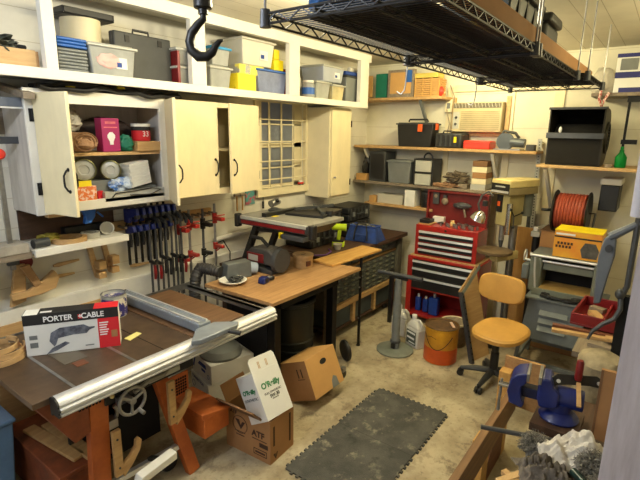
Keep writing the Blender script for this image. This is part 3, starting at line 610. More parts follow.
# clamp rack
t = thing('clamp_rack', 'wooden clamp rack board fixed below the closed cabinet', 'rack', (1.75, 3.2, 1.36))
obj('board', B().box(0, 0.92, -0.035, 0, 0, 0.07), m_pine, t, bev=0.002)
pg_ = B()
for i in range(15): pg_.box(0.04+i*0.06, 0.055+i*0.06, -0.14, -0.035, 0.03, 0.045)
obj('peg_row', pg_, m_greyw, t)
def make_clamp(kind, L, label, group=None, red=True):
    t = thing('bar_clamp', label, 'clamp', (0, 0, 0), 0, group)
    if kind == 'blue':
        obj('bar', B().box(-0.008, 0.008, -0.006, 0.006, -L, 0.08), m_blackm, t)
        b = B(); b.prism([(0.02, 0.06), (-0.14, 0.075), (-0.15, 0.03), (-0.05, 0.0), (-0.04, -0.04), (0.02, -0.04)], 'yz', -0.012, 0.012); obj('fixed_jaw', b, m_blue, t, bev=0.004)
        obj('jaw_pad', B().box(-0.015, 0.015, -0.15, -0.12, -0.0, 0.028), m_black, t, bev=0.003)
        b = B(); b.prism([(0.015, -0.07), (-0.09, -0.06), (-0.10, -0.10), (-0.03, -0.12), (0.015, -0.12)], 'yz', -0.013, 0.013); obj('sliding_jaw', b, m_blue, t, bev=0.004)
        obj('grip', B().tube([(0, -0.02, -0.12), (0, -0.035, -0.17), (0, -0.03, -0.22)], [0.012, 0.013, 0.01], 8), m_black, t)
    elif kind == 'black':
        obj('bar', B().box(-0.007, 0.007, -0.005, 0.005, -L, 0.07), m_dgrey, t)
        obj('curved_jaw', B().tube([(0, 0.01, 0.02), (0, -0.05, 0.04), (0, -0.10, 0.035), (0, -0.135, 0.01), (0, -0.14, -0.02)], [0.018, 0.018, 0.016, 0.014, 0.012], 8), m_blackm, t)
        obj('sliding_jaw', B().tube([(0, 0.01, -0.3), (0, -0.04, -0.31), (0, -0.07, -0.30)], [0.016, 0.014, 0.012], 8), m_blackm, t)
        obj('grip', B().tube([(0.0, -0.04, -0.32), (0, -0.045, -0.38), (0, -0.04, -0.43)], [0.010, 0.013, 0.010], 10), m_dred if red else m_black, t)
    else:
        obj('pipe', B().cyl((0, 0, -L), (0, 0, 0.14), 0.011, n=10), m_steel if kind == 'red' else m_dgrey, t)
        mm = m_red if kind == 'red' else m_blackm
        b = B(); b.cyl((0, 0, -0.03), (0, 0, 0.06), 0.022, n=12); b.box(-0.02, 0.02, -0.11, 0, 0.0, 0.03); obj('head', b, mm, t, bev=0.003)
        obj('handle', B().cyl((-0.05, -0.07, 0.045), (0.05, -0.07, 0.045), 0.006, n=8), mm, t)
        b = B(); b.cyl((0, 0, -0.26), (0, 0, -0.20), 0.021, n=12); b.box(-0.018, 0.018, -0.10, 0, -0.24, -0.215); obj('tail_stop', b, mm, t, bev=0.003)
        obj('release_lever', B().bar((-0.02, -0.03, -0.27), (0.05, -0.05, -0.23), 0.012, 0.006), mm, t)
    return t
ordn = ['leftmost', 'second', 'third', 'fourth', 'fifth', 'sixth', 'seventh']
c0 = make_clamp('blue', 0.36, 'leftmost blue trigger bar clamp on the rack under the cabinets', 'blue trigger clamps on the rack')
c0.location = (1.83, 3.10, 1.47)
for i in range(1, 7):
    dup(c0, (1.83+0.052*i, 3.10, 1.47), 0, '%s blue trigger bar clamp from the left on the rack' % ordn[i])
c0 = make_clamp('black', 0.62, 'leftmost black curved-jaw clamp with a dark red grip', 'black curved clamps on the rack')
c0.location = (1.96, 3.03, 1.42)
dup(c0, (2.01, 3.03, 1.41), 0, 'second black curved-jaw clamp from the left, dark red grip')
dup(c0, (2.24, 3.03, 1.41), 0, 'black curved-jaw clamp nearest the pipe clamps, dark red grip')
c0 = make_clamp('black', 0.66, 'third black curved-jaw clamp from the left, black grip', 'black curved clamps on the rack', red=False)
c0.location = (2.06, 3.035, 1.44)
for i in range(1, 4): dup(c0, (2.06+0.045*i, 3.03+0.006*(i % 2), 1.44-0.02*(i % 2)), 0, '%s black curved-jaw clamp from the left, black grip' % ordn[i+2])
for (x, z, L, k, lab) in [(2.26, 1.30, 0.68, 'red', 'left red pipe clamp hanging beside the black clamps'), (2.36, 1.32, 0.72, 'red', 'middle red pipe clamp hanging beside the black clamps'),
                          (2.50, 1.31, 0.70, 'dark', 'black pipe clamp between the red ones by the duct'), (2.63, 1.34, 0.78, 'red', 'rightmost red pipe clamp by the conduit')]:
    make_clamp(k, L, lab).location = (x, 3.08, z)
single('wall_conduit', B().tube([(2.70, 3.17, 1.13), (2.8, 3.17, 1.14), (3.6, 3.17, 1.15)], 0.022, 12), m_white, 'white horizontal conduit on the wall behind the saws', 'conduit')
single('electrical_cable', B().tube([(2.7, 3.16, 1.1), (2.78, 3.15, 1.12), (2.85, 3.14, 1.0), (2.83, 3.12, 0.9), (2.88, 3.05, 0.93)], 0.006, 6), m_black, 'thin black cord drooping from the wall conduit', 'cord')
# things pinned under cabinet right end/window
t = thing('hanging_card', 'small teal and pink printed card hung below the window corner', 'card', (3.17, 3.195, 1.40)); obj('card', B().box(-0.06, 0.06, -0.01, 0, 0, 0.13), mat('floral card', (80, 150, 150), 0.5, c2=(190, 90, 110), scale=25, thr=(0.45, 0.5)), t)
obj('hook_tab', B().box(-0.01, 0.01, -0.01, 0, 0.13, 0.15), m_whiteink, t)
for x, lab in ((2.98, 'left wooden mallet handle hung under the closed cabinet'), (3.05, 'right wooden mallet handle hung under the closed cabinet')):
    t = thing('hammer', lab, 'hammer', (x, 3.17, 1.36)); obj('handle', B().cyl((0, 0, 0), (0, 0, 0.15), 0.008, n=10), m_pinez, t); obj('head', B().cyl((-0.03, 0, 0.15), (0.03, 0, 0.15), 0.014, n=12), m_greyw, t)
t = thing('screwdriver', 'black screwdriver hung beside the printed card', 'screwdriver', (3.34, 3.18, 1.38)); obj('shaft', B().cyl((0, 0, 0.0), (0, 0, 0.1), 0.004, n=8), m_blackm, t); obj('grip', B().cyl((0, 0, -0.04), (0, 0, 0.03), 0.011, n=10), m_black, t)
t = thing('toy_car', 'small red toy vehicle on the window sill', 'toy', (3.9, 3.155, 1.532)); obj('body', B().box(-0.04, 0.04, -0.012, 0.012, 0.008, 0.03), m_brred, t, bev=0.005); obj('cab', B().box(-0.02, 0.02, -0.01, 0.01, 0.03, 0.045), m_whiteink, t, bev=0.004)
wh_ = B()
for x in (-0.025, 0.025): wh_.cyl((x, -0.014, 0.009), (x, 0.014, 0.009), 0.009, n=12)
obj('wheels', wh_, m_black, t)

# ------------------------------------------------------------------ big orange table saw
t = thing('table_saw', 'large orange cabinet table saw with long aluminium fence rail', 'table saw', (0, 0, 0))
top = B(); top.box(0.72, 1.60, 2.10, 2.93, 0.868, 0.9); obj('cast_top', top, m_iron, t, bev=0.003)
obj('extension_top', B().box(1.61, 2.04, 2.13, 2.93, 0.868, 0.898), wood('brown extension board', (120, 88, 60), (90, 64, 42)), t, bev=0.003)
obj('throat_plate', B().box(0.98, 1.10, 2.35, 2.62, 0.9, 0.902), mat('worn plate', (96, 88, 76), 0.5), t)
obj('blade_slot', B().box(1.01, 1.07, 2.28, 2.34, 0.9, 0.9025), m_mahog, t)
b = B(); b.box(1.22, 1.238, 2.10, 2.93, 0.9, 0.9015); b.box(0.90, 0.915, 2.10, 2.93, 0.9, 0.9015); obj('miter_slot', b, m_steel, t)
obj('joint_line', B().box(1.40, 1.404, 2.10, 2.93, 0.9, 0.9012), m_dark, t)
# front rail: extruded profile
rp = [(2.10, 0.815), (2.085, 0.815), (2.085, 0.825), (2.02, 0.825), (2.012, 0.832), (2.012, 0.840), (2.022, 0.845), (2.022, 0.850), (2.010, 0.855), (2.010, 0.866), (2.024, 0.872), (2.024, 0.878), (2.018, 0.884), (2.03, 0.902), (2.055, 0.914), (2.08, 0.914), (2.10, 0.902)]
obj('front_rail', B().prism(rp, 'yz', 0.80, 2.24), m_alu, t, bev=0.001)
obj('rail_end_cap', B().prism(rp, 'yz', 0.792, 0.80), m_black, t)
b = B(); b.bar((1.75, 2.95, 0.88), (2.24, 2.95, 0.88), 0.05, 0.006, up=(0, 1, 0)); b.bar((0.8, 2.95, 0.88), (1.75, 2.95, 0.88), 0.006, 0.05); b.box(2.215, 2.24, 2.12, 2.97, 0.87, 0.885); b.box(2.215, 2.222, 2.12, 2.97, 0.845, 0.885)
obj('rear_rail', b, m_steel, t)
# fence
b = B(); b.box(1.645, 1.735, 2.10, 3.00, 0.91, 0.965); obj('fence', b, mat('pale blue grey paint', (140, 148, 158), 0.4, metal=0.2), t, bev=0.004)
b = B(); b.box(1.655, 1.668, 2.12, 2.98, 0.965, 0.975); b.box(1.712, 1.725, 2.12, 2.98, 0.965, 0.975); obj('fence_cap', b, m_alu, t)
b = B(); b.prism([(1.50, 1.99), (1.55, 1.96), (1.82, 1.96), (1.86, 1.99), (1.76, 2.10), (1.62, 2.10)], 'xy', 0.917, 0.95); obj('fence_head', b, MATS['pale blue grey paint'], t, bev=0.006)
obj('fence_lever', B().tube([(1.75, 1.96, 0.93), (1.77, 1.93, 0.925), (1.79, 1.90, 0.92)], [0.012, 0.014, 0.016], 10), m_black, t)
obj('fence_end', B().box(1.65, 1.73, 3.0, 3.012, 0.90, 0.965), m_black, t)
obj('scale_strip', B().box(0.85, 2.2, 2.03, 2.045, 0.9005, 0.9015), m_whiteink, t) if False else None
# body
b = B(); b.taper((1.0, 1.5, 2.30, 2.75), (0.80, 1.55, 2.16, 2.88), 0.62, 0.868); obj('cabinet', b, m_dorange, t, bev=0.006)
b = B(); b.prism([(0.74, 0.86), (0.98, 0.86), (0.98, 0.60), (0.90, 0.58)], 'xz', 2.14, 2.80); obj('side_skirt', b, m_dorange, t, bev=0.004)
pf = B()
for i in range(7):
    for j in range(5): pf.box(0.93+i*0.017, 0.941+i*0.017, 2.136, 2.14, 0.74+j*0.017, 0.751+j*0.017)
obj('vent_perforation', pf, m_dark, t)
obj('control_panel', B().box(1.05, 1.60, 2.11, 2.125, 0.72, 0.80), m_black, t, bev=0.003)
obj('scale_label', B().box(1.30, 1.50, 2.106, 2.11, 0.735, 0.765), m_lgrey, t)
obj('switch', B().box(1.10, 1.16, 2.09, 2.11, 0.70, 0.75), m_dgrey, t, bev=0.003)
# hand wheel
hw = B(); hc = (1.15, 2.03, 0.735); hw.ring(hc, (0, 1, 0), 0.072, 0.009, 28, 8)
for a in (0.4, 2.5, 4.6): hw.cyl(hc, (hc[0]+0.07*math.cos(a), hc[1], hc[2]+0.07*math.sin(a)), 0.008, n=8)
hw.cyl((hc[0], 2.02, hc[2]), (hc[0], 2.12, hc[2]), 0.018, n=14); hw.cyl((hc[0]+0.03, 2.025, hc[2]-0.06), (hc[0]+0.03, 1.98, hc[2]-0.065), 0.01, n=10)
obj('hand_wheel', hw, mat('dull grey metal', (136, 132, 124), 0.45, metal=0.3), t)
obj('curved_lever', B().tube([(1.17, 2.04, 0.77), (1.26, 2.05, 0.79), (1.36, 2.06, 0.78), (1.42, 2.07, 0.82)], 0.012, 8), MATS['dull grey metal'], t)
obj('white_tray', B().prism([(1.12, 0.26), (1.36, 0.285), (1.36, 0.33), (1.14, 0.305)], 'xz', 1.98, 2.04), m_white, t, bev=0.004)
obj('tray_arm', B().bar((1.3, 2.02, 0.30), (1.3, 2.16, 0.24), 0.03, 0.02), m_black, t)
obj('brass_knob', B().blob((1.08, 2.095, 0.77), (0.012, 0.012, 0.012), 2), m_brass, t)
# legs
def leg(p0, p1, w0=0.075, name='leg'):
    obj(name, B().bar(p0, p1, w0, 0.05, up=(0, 1, 0)), m_orange, t, bev=0.004)
leg((1.0, 2.17, 0.0), (1.04, 2.17, 0.84), 0.10); leg((1.57, 2.13, 0.0), (1.38, 2.18, 0.80), 0.08)
leg((1.24, 2.87, 0.0), (1.15, 2.75, 0.80)); leg((1.62, 2.8, 0.0), (1.45, 2.75, 0.80))
obj('leg_brace', B().bar((1.02, 2.17, 0.22), (1.55, 2.14, 0.22), 0.03, 0.03), m_alu, t); obj('leg_brace', B().bar((1.2, 2.84, 0.22), (1.6, 2.80, 0.22), 0.03, 0.03), m_alu, t)
obj('shade_panel', B().box(1.02, 1.60, 2.50, 2.52, 0.10, 0.74), m_dark, t)  # dark sheet added for the shade between the legs
# dark motor, belt
obj('motor', B().cyl((1.2, 2.5, 0.42), (1.2, 2.85, 0.42), 0.12, n=24), m_black, t)
obj('motor_mount', B().bar((1.2, 2.6, 0.5), (1.25, 2.6, 0.66), 0.1, 0.08), m_dgrey, t)
b = B(); b.ring((1.10, 2.22, 0.60), (0.2, 1, 0.1), 0.06, 0.012, 20, 8, arc=0.6); b.box(1.06, 1.15, 2.19, 2.25, 0.52, 0.57); obj('bevel_gear', b, m_steel, t, bev=0.002)
obj('mobile_base_wheel', B().lathe([(0.055, -0.02), (0.06, -0.012), (0.06, 0.012), (0.055, 0.02)], Matrix.Translation((1.48, 2.25, 0.06)) @ Matrix.Rotation(R(90), 4, 'X'), 22), m_black, t)
# orange boxes
t2 = thing('tool_drawer_box', 'dark orange metal box on the floor at the lower left', 'metal box', (1.02, 2.66, 0.0))
obj('body', B().box(-0.14, 0.13, -0.34, 0.34, 0, 0.28), m_dorange, t2, bev=0.006)
obj('lid', B().box(-0.15, 0.14, -0.35, 0.35, 0.285, 0.31), m_dorange, t2, bev=0.004)
for i, (o, rz, lab) in enumerate([((0.98, 2.62, 0.312), 0.12, 'grey worn wood slat on the lower left orange box, left one'), ((1.05, 2.58, 0.312), 0.05, 'grey worn wood slat on the lower left orange box, right one')]):
    single('wood_offcut', B().box(-0.035, 0.035, -0.25, 0.25, 0, 0.02), m_plyy, lab, 'wood slat', o, rz=rz, bev=0.004)
b = B(); b.prism([(1.62, 0.22), (1.82, 0.22), (1.82, 0.34), (1.62, 0.36)], 'xz', 2.06, 2.42); obj('side_drawer', b, m_orange, t, bev=0.004)
b = B(); b.prism([(1.60, 0.365), (1.83, 0.345), (1.83, 0.355), (1.60, 0.40)], 'xz', 2.05, 2.43); obj('side_drawer_lid', b, m_orange, t, bev=0.002)
pf = B()
for i in range(9):
    for j in range(6): pf.box(1.535+i*0.017, 1.546+i*0.017, 2.30, 2.304, 0.44+j*0.02, 0.453+j*0.02)
obj('perforated_guard', B().box(1.52, 1.70, 2.304, 2.312, 0.42, 0.58), m_orange, t); obj('guard_perforation', pf, m_dark, t)
# Y shaped wooden hooks screwed to the legs
for i, (loc, lab) in enumerate([((1.085, 2.10, 0.30), 'left Y-shaped wooden hook screwed to the orange saw leg'), ((1.415, 2.08, 0.44), 'right Y-shaped wooden hook screwed to the orange saw leg')]):
    t2 = thing('wooden_hook', lab, 'hook', loc)
    obj('upright', B().box(-0.025, 0.02, -0.012, 0.012, 0.0, 0.27), m_plyy, t2, bev=0.003)
    arm = [(0.02, -0.02), (0.075, 0.03), (0.12, 0.09), (0.135, 0.14), (0.12, 0.165), (0.10, 0.155), (0.095, 0.12), (0.06, 0.08), (0.02, 0.055)]
    obj('curved_arm', B().prism(arm, 'xz', -0.012, 0.012), m_plyy, t2, bev=0.003)
    obj('screw', B().cyl((-0.003, -0.016, 0.22), (-0.003, -0.012, 0.22), 0.006, n=8), m_dgrey, t2)
    obj('screw', B().cyl((-0.003, -0.016, 0.05), (-0.003, -0.012, 0.05), 0.006, n=8), m_dgrey, t2)
# things on the saw
ZS = 0.9025
t = thing('tool_carton', 'white, black and red power tool carton on the table saw', 'box', (1.115, 2.50, ZS), R(-33.5))
t.scale = (1.07, 1.0, 1.16)
obj('body', B().box(-0.215, 0.215, -0.045, 0.045, 0, 0.20), m_paper, t, bev=0.002)
y = -0.0462
obj('black_band', B().box(-0.2155, 0.2155, y, y+0.001, 0.150, 0.2002), m_ink, t)
obj('black_top', B().box(-0.15, 0.10, -0.045, 0.045, 0.2, 0.2012), m_ink, t)
obj('red_top', B().box(0.10, 0.2155, -0.045, 0.045, 0.2, 0.2013), m_redink, t)
obj('window_flap', B().box(-0.14, -0.09, -0.03, -0.01, 0.2012, 0.2025), m_whiteink, t)
text('PORTER', 0.036, (-0.062, y-0.0004, 0.172), FY, m_whiteink, t, bold=0.0009, sx=1.0)
text('CABLE', 0.036, (0.095, y-0.0004, 0.172), FY, m_whiteink, t, bold=0.0009, sx=1.0)
obj('red_cross', B().box(0.028, 0.048, y-0.0006, y, 0.161, 0.182), m_redink, t); text('+', 0.03, (0.038, y-0.001, 0.172), FY, m_whiteink, t, bold=0.001)
obj('red_panel', B().box(0.115, 0.2152, y, y+0.001, 0.0, 0.150), m_redink, t)
b = B()
for i in range(6): b.box(0.122, 0.165-0.005*(i % 3), y-0.0005, y, 0.125-i*0.012, 0.131-i*0.012)
obj('print_lines', b, m_whiteink, t)
obj('price_sticker', B().box(0.175, 0.205, y-0.0007, y, 0.05, 0.085), m_card, t)
obj('red_side', B().box(-0.2162, -0.2152, -0.02, 0.04, 0.0, 0.13), m_redink, t)
obj('black_side', B().box(-0.2162, -0.2152, -0.045, 0.045, 0.15, 0.2), m_ink, t)
b = B(); b.prism([(-0.11, 0.065), (-0.10, 0.105), (-0.06, 0.125), (0.05, 0.13), (0.075, 0.115), (0.10, 0.115), (0.10, 0.108), (0.075, 0.10), (0.06, 0.085), (0.0, 0.085), (-0.07, 0.075), (-0.08, 0.05), (-0.09, 0.035)], 'xz', y-0.0006, y)
b.prism([(-0.10, 0.03), (-0.04, 0.055), (-0.02, 0.045), (-0.08, 0.015), (-0.13, -0.0)], 'xz', y-0.0006, y); obj('tool_picture', b, mat('tool print', (50, 54, 66), 0.6, c2=(120, 124, 136), scale=30), t)
b = B(); b.box(-0.195, -0.16, y-0.0006, y, 0.08, 0.1); b.box(-0.195, -0.16, y-0.0006, y, 0.04, 0.065); b.box(0.05, 0.09, y-0.0006, y, 0.02, 0.026); obj('small_print', b, m_grey, t)
t = pail('paint_can', 'quart paint can with a purple and yellow label on the saw', 'paint can', (1.50, 2.77, ZS), 0.076, 0.15, m_lgrey, band=(0.06, 0.86), bandm=mat('can label', (54, 50, 120), 0.4, c2=(222, 214, 196), scale=22, thr=(0.45, 0.5)))
obj('rim', B().ring((0, 0, 0.15), (0, 0, 1), 0.074, 0.004, 28, 6), m_steel, t); obj('yellow_patch', B().lathe([(0.0632, 0.06), (0.064, 0.06), (0.064, 0.095), (0.0632, 0.095)], n=28), m_yellow, t) if False else None
single('sticky_note', B().prism([(0, 0), (0.10, 0.02), (0.10, 0.06), (0.0, 0.05)], 'xy', 0, 0.004), mat('pale yellow paper', (240, 232, 150), 0.7, var=0.02), 'pale yellow paper slip on the saw table by the carton', 'note', (1.345, 2.345, ZS), rz=0.15)
# bent lamination rings at far left
for i, (dx, r, a, lab) in enumerate([(0, 0.13, 0.2, 'bent wood strip ring, lowest at far left of the saw table'), (0.01, 0.12, 0.9, 'bent wood strip ring, middle of the far left stack'), (-0.01, 0.11, 1.6, 'bent wood strip ring, topmost of the far left stack')]):
    b = B(); k = 26; P = []
    for j in range(k):
        an = a+2*PI*0.86*j/(k-1); P.append((math.cos(an)*r, math.sin(an)*r))
    outer = P; inner = [(p[0]*0.93, p[1]*0.93) for p in P]
    for j in range(k-1): b.prism([outer[j], outer[j+1], inner[j+1], inner[j]], 'xy', 0, 0.028)
    bmesh.ops.remove_doubles(b.bm, verts=b.bm.verts, dist=1e-5)
    single('bent_wood_ring', b, m_pine, lab, 'wood strip', (0.80+dx, 2.69, ZS+i*0.029))

t = thing('plastic_bin', 'pale blue plastic bin at the lower left edge by the orange box', 'bin', (0.70, 2.86, 0)); obj('body', B().taper((-0.1, 0.1, -0.12, 0.12), (-0.13, 0.13, -0.15, 0.15), 0, 0.5), mat('pale blue plastic', (96, 130, 166), 0.5), t, bev=0.01); obj('rim', B().box(-0.14, 0.14, -0.16, 0.16, 0.5, 0.52), MATS['pale blue plastic'], t, bev=0.005)
t = thing('plywood_sheet', 'tan plywood sheet on edge behind the table saw', 'panel', (1.1, 3.10, 0), rot=(R(-2), 0, 0)); obj('sheet', B().box(-0.9, 0.55, 0, 0.012, 0, 0.90), m_plyy, t); obj('edge_strip', B().box(0.55, 0.556, 0, 0.012, 0, 0.90), m_cardd, t)
# ------------------------------------------------------------------ work table with plywood top
t = thing('work_table', 'work table with a worn plywood top behind the table saw', 'table', (0, 0, 0))
obj('tabletop', B().prism([(2.27, 2.08), (3.42, 2.07), (3.30, 2.84), (2.25, 2.78)], 'xy', 0.893, 0.92), m_ply, t, bev=0.002)
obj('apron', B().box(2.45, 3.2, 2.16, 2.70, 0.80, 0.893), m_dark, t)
for x, y in ((2.46, 2.24), (3.22, 2.24), (2.46, 2.70), (3.22, 2.70)):
    obj('leg', B().box(x-0.035, x+0.035, y-0.035, y+0.035, 0.07, 0.80), m_blackm, t, bev=0.003)
    obj('caster', B().lathe([(0.03, -0.014), (0.034, 0), (0.03, 0.014)], Matrix.Translation((x, y, 0.034)) @ Matrix.Rotation(R(90), 4, 'X'), 16), m_black, t)
    obj('caster_fork', B().box(x-0.02, x+0.02, y-0.022, y+0.022, 0.055, 0.07), m_steel, t)
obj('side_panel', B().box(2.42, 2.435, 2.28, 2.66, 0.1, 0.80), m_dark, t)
obj('stretcher', B().box(2.46, 3.22, 2.69, 2.71, 0.12, 0.16), m_blackm, t)
t = thing('rubbish_bin', 'ribbed black rubbish bin under the plywood work table', 'bin', (2.92, 2.46, 0.0))
obj('body', B().lathe([(0.17, 0.0), (0.18, 0.02), (0.19, 0.25), (0.2, 0.26), (0.19, 0.27), (0.195, 0.33), (0.205, 0.34), (0.195, 0.35), (0.2, 0.66), (0.215, 0.67), (0.21, 0.70), (0.19, 0.70), (0.16, 0.04), (0, 0.035)], n=30), mat('black green plastic', (34, 38, 34), 0.45), t)
obj('rim', B().ring((0, 0, 0.69), (0, 0, 1), 0.208, 0.01, 30, 6), m_black, t)
single('rubber_wheel', B().lathe([(0.09, -0.02), (0.10, -0.01), (0.10, 0.01), (0.09, 0.02), (0.03, 0.022), (0.0, 0.02)], Matrix.Translation((0, 0, 0.1)) @ Matrix.Rotation(R(60), 4, 'Z') @ Matrix.Rotation(R(86), 4, 'X'), 26), m_black, 'black rubber wheel standing behind the tan cardboard box', 'wheel', (3.38, 2.18, 0.0))
t = thing('wire_spool', 'wooden wire spool on the plywood work table', 'spool', (3.13, 2.50, 0.921))
obj('barrel', B().lathe([(0.088, 0), (0.088, 0.095)], n=30), m_plyy, t); obj('rim', B().lathe([(0.03, 0.095), (0.094, 0.095), (0.094, 0.112), (0.03, 0.112), (0.03, 0.095)], n=30), m_pine, t); obj('spool_label', B().box(-0.05, 0.0, -0.0885, -0.074, 0.02, 0.065), m_mahog, t)
obj('core_hole', B().lathe([(0.029, 0.09), (0.029, 0.1)], n=16), m_dark, t)
t = thing('tape_measure', 'blue and black tape measure on the plywood table', 'tape measure', (2.56, 2.44, 0.921), 0.2)
obj('case', B().prism([(-0.04, 0), (0.03, 0), (0.04, 0.015), (0.04, 0.035), (0.02, 0.05), (-0.03, 0.05), (-0.04, 0.03)], 'xz', -0.03, 0.03), m_blue, t, bev=0.006); obj('face', B().cyl((0, -0.031, 0.026), (0, -0.033, 0.026), 0.018), m_black, t)
t = thing('roll_of_tape', 'black electrical tape roll behind the tape measure', 'tape', (2.66, 2.47, 0.921)); obj('roll', B().lathe([(0.022, 0), (0.04, 0), (0.04, 0.02), (0.022, 0.02), (0.022, 0)], n=24), m_black, t); obj('core', B().lathe([(0.018, 0), (0.022, 0), (0.022, 0.02), (0.018, 0.02), (0.018, 0)], n=24), m_lgrey, t)
t = thing('dish', 'white shallow dish with dark bits at the table corner', 'dish', (2.40, 2.62, 0.921)); obj('body', B().lathe([(0.06, 0), (0.11, 0.03), (0.105, 0.033), (0.055, 0.006), (0, 0.005)], n=30), m_white, t); obj('dark_contents', B().blob((0.03, 0, 0.03), (0.06, 0.05, 0.02), 3, 0.6, 4, 3), m_char, t)
t = thing('dust_port_box', 'grey sheet metal box fitting joined to the black dust hose', 'duct fitting', (2.56, 2.71, 0.921), R(-15))
obj('body', B().taper((-0.15, 0.08, -0.06, 0.06), (-0.13, 0.08, -0.05, 0.05), 0, 0.13), mat('dusty galvanised', (120, 126, 128), 0.4, metal=0.4), t, bev=0.004)
obj('mouth', B().cyl((0.08, 0, 0.06), (0.15, -0.02, 0.05), 0.055, 0.045, 20), mat('pale plastic', (176, 190, 206), 0.4), t)
hp = [(2.40, 2.76, 0.985), (2.37, 2.86, 0.995), (2.36, 2.96, 0.99), (2.31, 2.96, 0.93), (2.29, 2.96, 0.84), (2.29, 2.96, 0.5), (2.29, 2.96, 0.1), (2.29, 2.96, 0.0)]
pp = []; rr_ = []
for i in range(len(hp)-1):
    a, b_ = Vector(hp[i]), Vector(hp[i+1]); n_ = max(2, int((b_-a).length/0.012))
    for j in range(n_): pp.append(a.lerp(b_, j/n_)); rr_.append(0.043+0.005*((len(pp)) % 2))
single('dust_hose', B().tube(pp, rr_, 14), mat('black duct', (62, 60, 58), 0.5), 'ribbed black dust hose bending down behind the plywood table', 'hose')
for i, (x, y, rz, lab) in enumerate([(2.95, 2.74, 0.5, 'pale wood scrap behind the spool, left one'), (3.05, 2.68, 0.2, 'pale wood scrap touching the spool')]):
    single('wood_scrap', B().box(-0.1, 0.1, -0.02, 0.02, 0, 0.018), m_pine, lab, 'wood scrap', (x, y, 0.921), rz=rz, bev=0.002)
# long board on an adjustable pole
t = thing('pine_board', 'long yellow pine board bridging from the table to a pole', 'board', (3.67, 2.36, 0.922), R(-4))
obj('board', B().box(-0.40, 0.38, -0.12, 0.12, 0, 0.022), m_oak, t, bev=0.003)
obj('edge_band', B().box(0.38, 0.386, -0.12, 0.12, 0, 0.022), m_pine, t)
t = thing('support_pole', 'thin black steel pole holding up the pine board', 'pole', (3.72, 2.25, 0.0))
obj('pole', B().cyl((0, 0, 0.01), (0, 0, 0.921), 0.014, n=12), m_blackm, t); obj('foot_plate', B().lathe([(0.02, 0), (0.02, 0.012)], n=16), m_blackm, t)
kn = B()
for z in (0.72, 0.62, 0.3): kn.cyl((-0.028, 0, z), (0.028, 0, z), 0.007, n=8)
obj('set_screws', kn, m_steel, t)

# ------------------------------------------------------------------ drawer workbench
t = thing('workbench', 'long dark-topped workbench with banks of small drawers', 'workbench', (0, 0, 0))
obj('worktop', B().box(3.46, 5.08, 2.43, 3.14, 0.875, 0.92), m_brown, t, bev=0.004)
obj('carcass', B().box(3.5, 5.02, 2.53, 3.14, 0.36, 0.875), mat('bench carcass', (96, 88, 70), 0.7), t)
obj('end_leg', B().box(4.93, 5.03, 2.47, 2.53, 0.0, 0.875), mat('grey green post', (104, 100, 84), 0.7), t, bev=0.003)
for x in (4.94, ): obj('rear_leg', B().box(x, x+0.09, 3.0, 3.1, 0, 0.36), m_brown, t)
obj('front_post', B().box(3.50, 3.60, 2.47, 2.53, 0, 0.875), m_greyw, t, bev=0.003)
obj('rear_leg', B().box(3.50, 3.58, 3.0, 3.1, 0, 0.36), m_brown, t)
obj('apron', B().box(3.60, 4.93, 2.50, 2.53, 0.72, 0.74), m_plyy, t)
obj('lower_rail', B().box(3.60, 4.93, 2.48, 2.52, 0.325, 0.375), m_pine, t, bev=0.002)
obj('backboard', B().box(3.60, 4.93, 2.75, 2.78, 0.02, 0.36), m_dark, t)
for i in range(4):
    x0 = 3.62+i*0.33
    d = obj('top_drawer', B().box(x0, x0+0.31, 2.495, 2.53, 0.755, 0.865), m_drawer, t, bev=0.004)
    obj('pull', B().box(x0+0.10, x0+0.21, 2.475, 2.495, 0.80, 0.82), m_dgrey, d, bev=0.004)
small0 = None
for r in range(6):
    for c in range(9):
        x0 = 3.62+c*0.146; z0 = 0.385+r*0.055
        d = obj('small_drawer', B().box(0, 0.138, 0, 0.025, 0, 0.048), m_drawer, t, bev=0.002) if small0 is None else small0.copy()
        if small0 is None: small0 = d; hq = obj('small_pull', B().box(0.045, 0.093, -0.014, 0, 0.014, 0.03), mat('pale pull', (140, 140, 122), 0.5), d, bev=0.002); pull0 = hq
        else:
            COL.objects.link(d); hq = pull0.copy(); COL.objects.link(hq); hq.parent = d
        d.parent = t; d.location = (x0, 2.505, z0)
for i in range(3):
    x0 = 3.62+i*0.44
    obj('lower_bin', B().box(x0, x0+0.34, 2.51, 2.74, 0.12, 0.32), mat('slate bin', (70, 80, 84), 0.6), t, bev=0.003)
    obj('bin_divider', B().box(x0+0.36, x0+0.41, 2.49, 2.74, 0.1, 0.325), m_pine, t)
obj('bottom_shelf', B().box(3.60, 4.93, 2.50, 2.75, 0.09, 0.115), m_brown, t)
for x in (3.68, 4.8): obj('caster', B().lathe([(0.035, -0.012), (0.04, 0), (0.035, 0.012)], Matrix.Translation((x, 2.55, 0.04)) @ Matrix.Rotation(R(70), 4, 'X'), 18), m_dgrey, t)
t = thing('narrow_bench', 'narrow dark bench between the plywood table and the wall', 'bench', (0, 0, 0))
obj('bench_top', B().box(2.72, 3.44, 2.87, 3.14, 0.88, 0.92), m_brown, t)
for x in (2.76, 3.38):
    for y in (2.90, 3.11): obj('leg', B().box(x-0.025, x+0.025, y-0.025, y+0.025, 0, 0.88), m_brown, t)
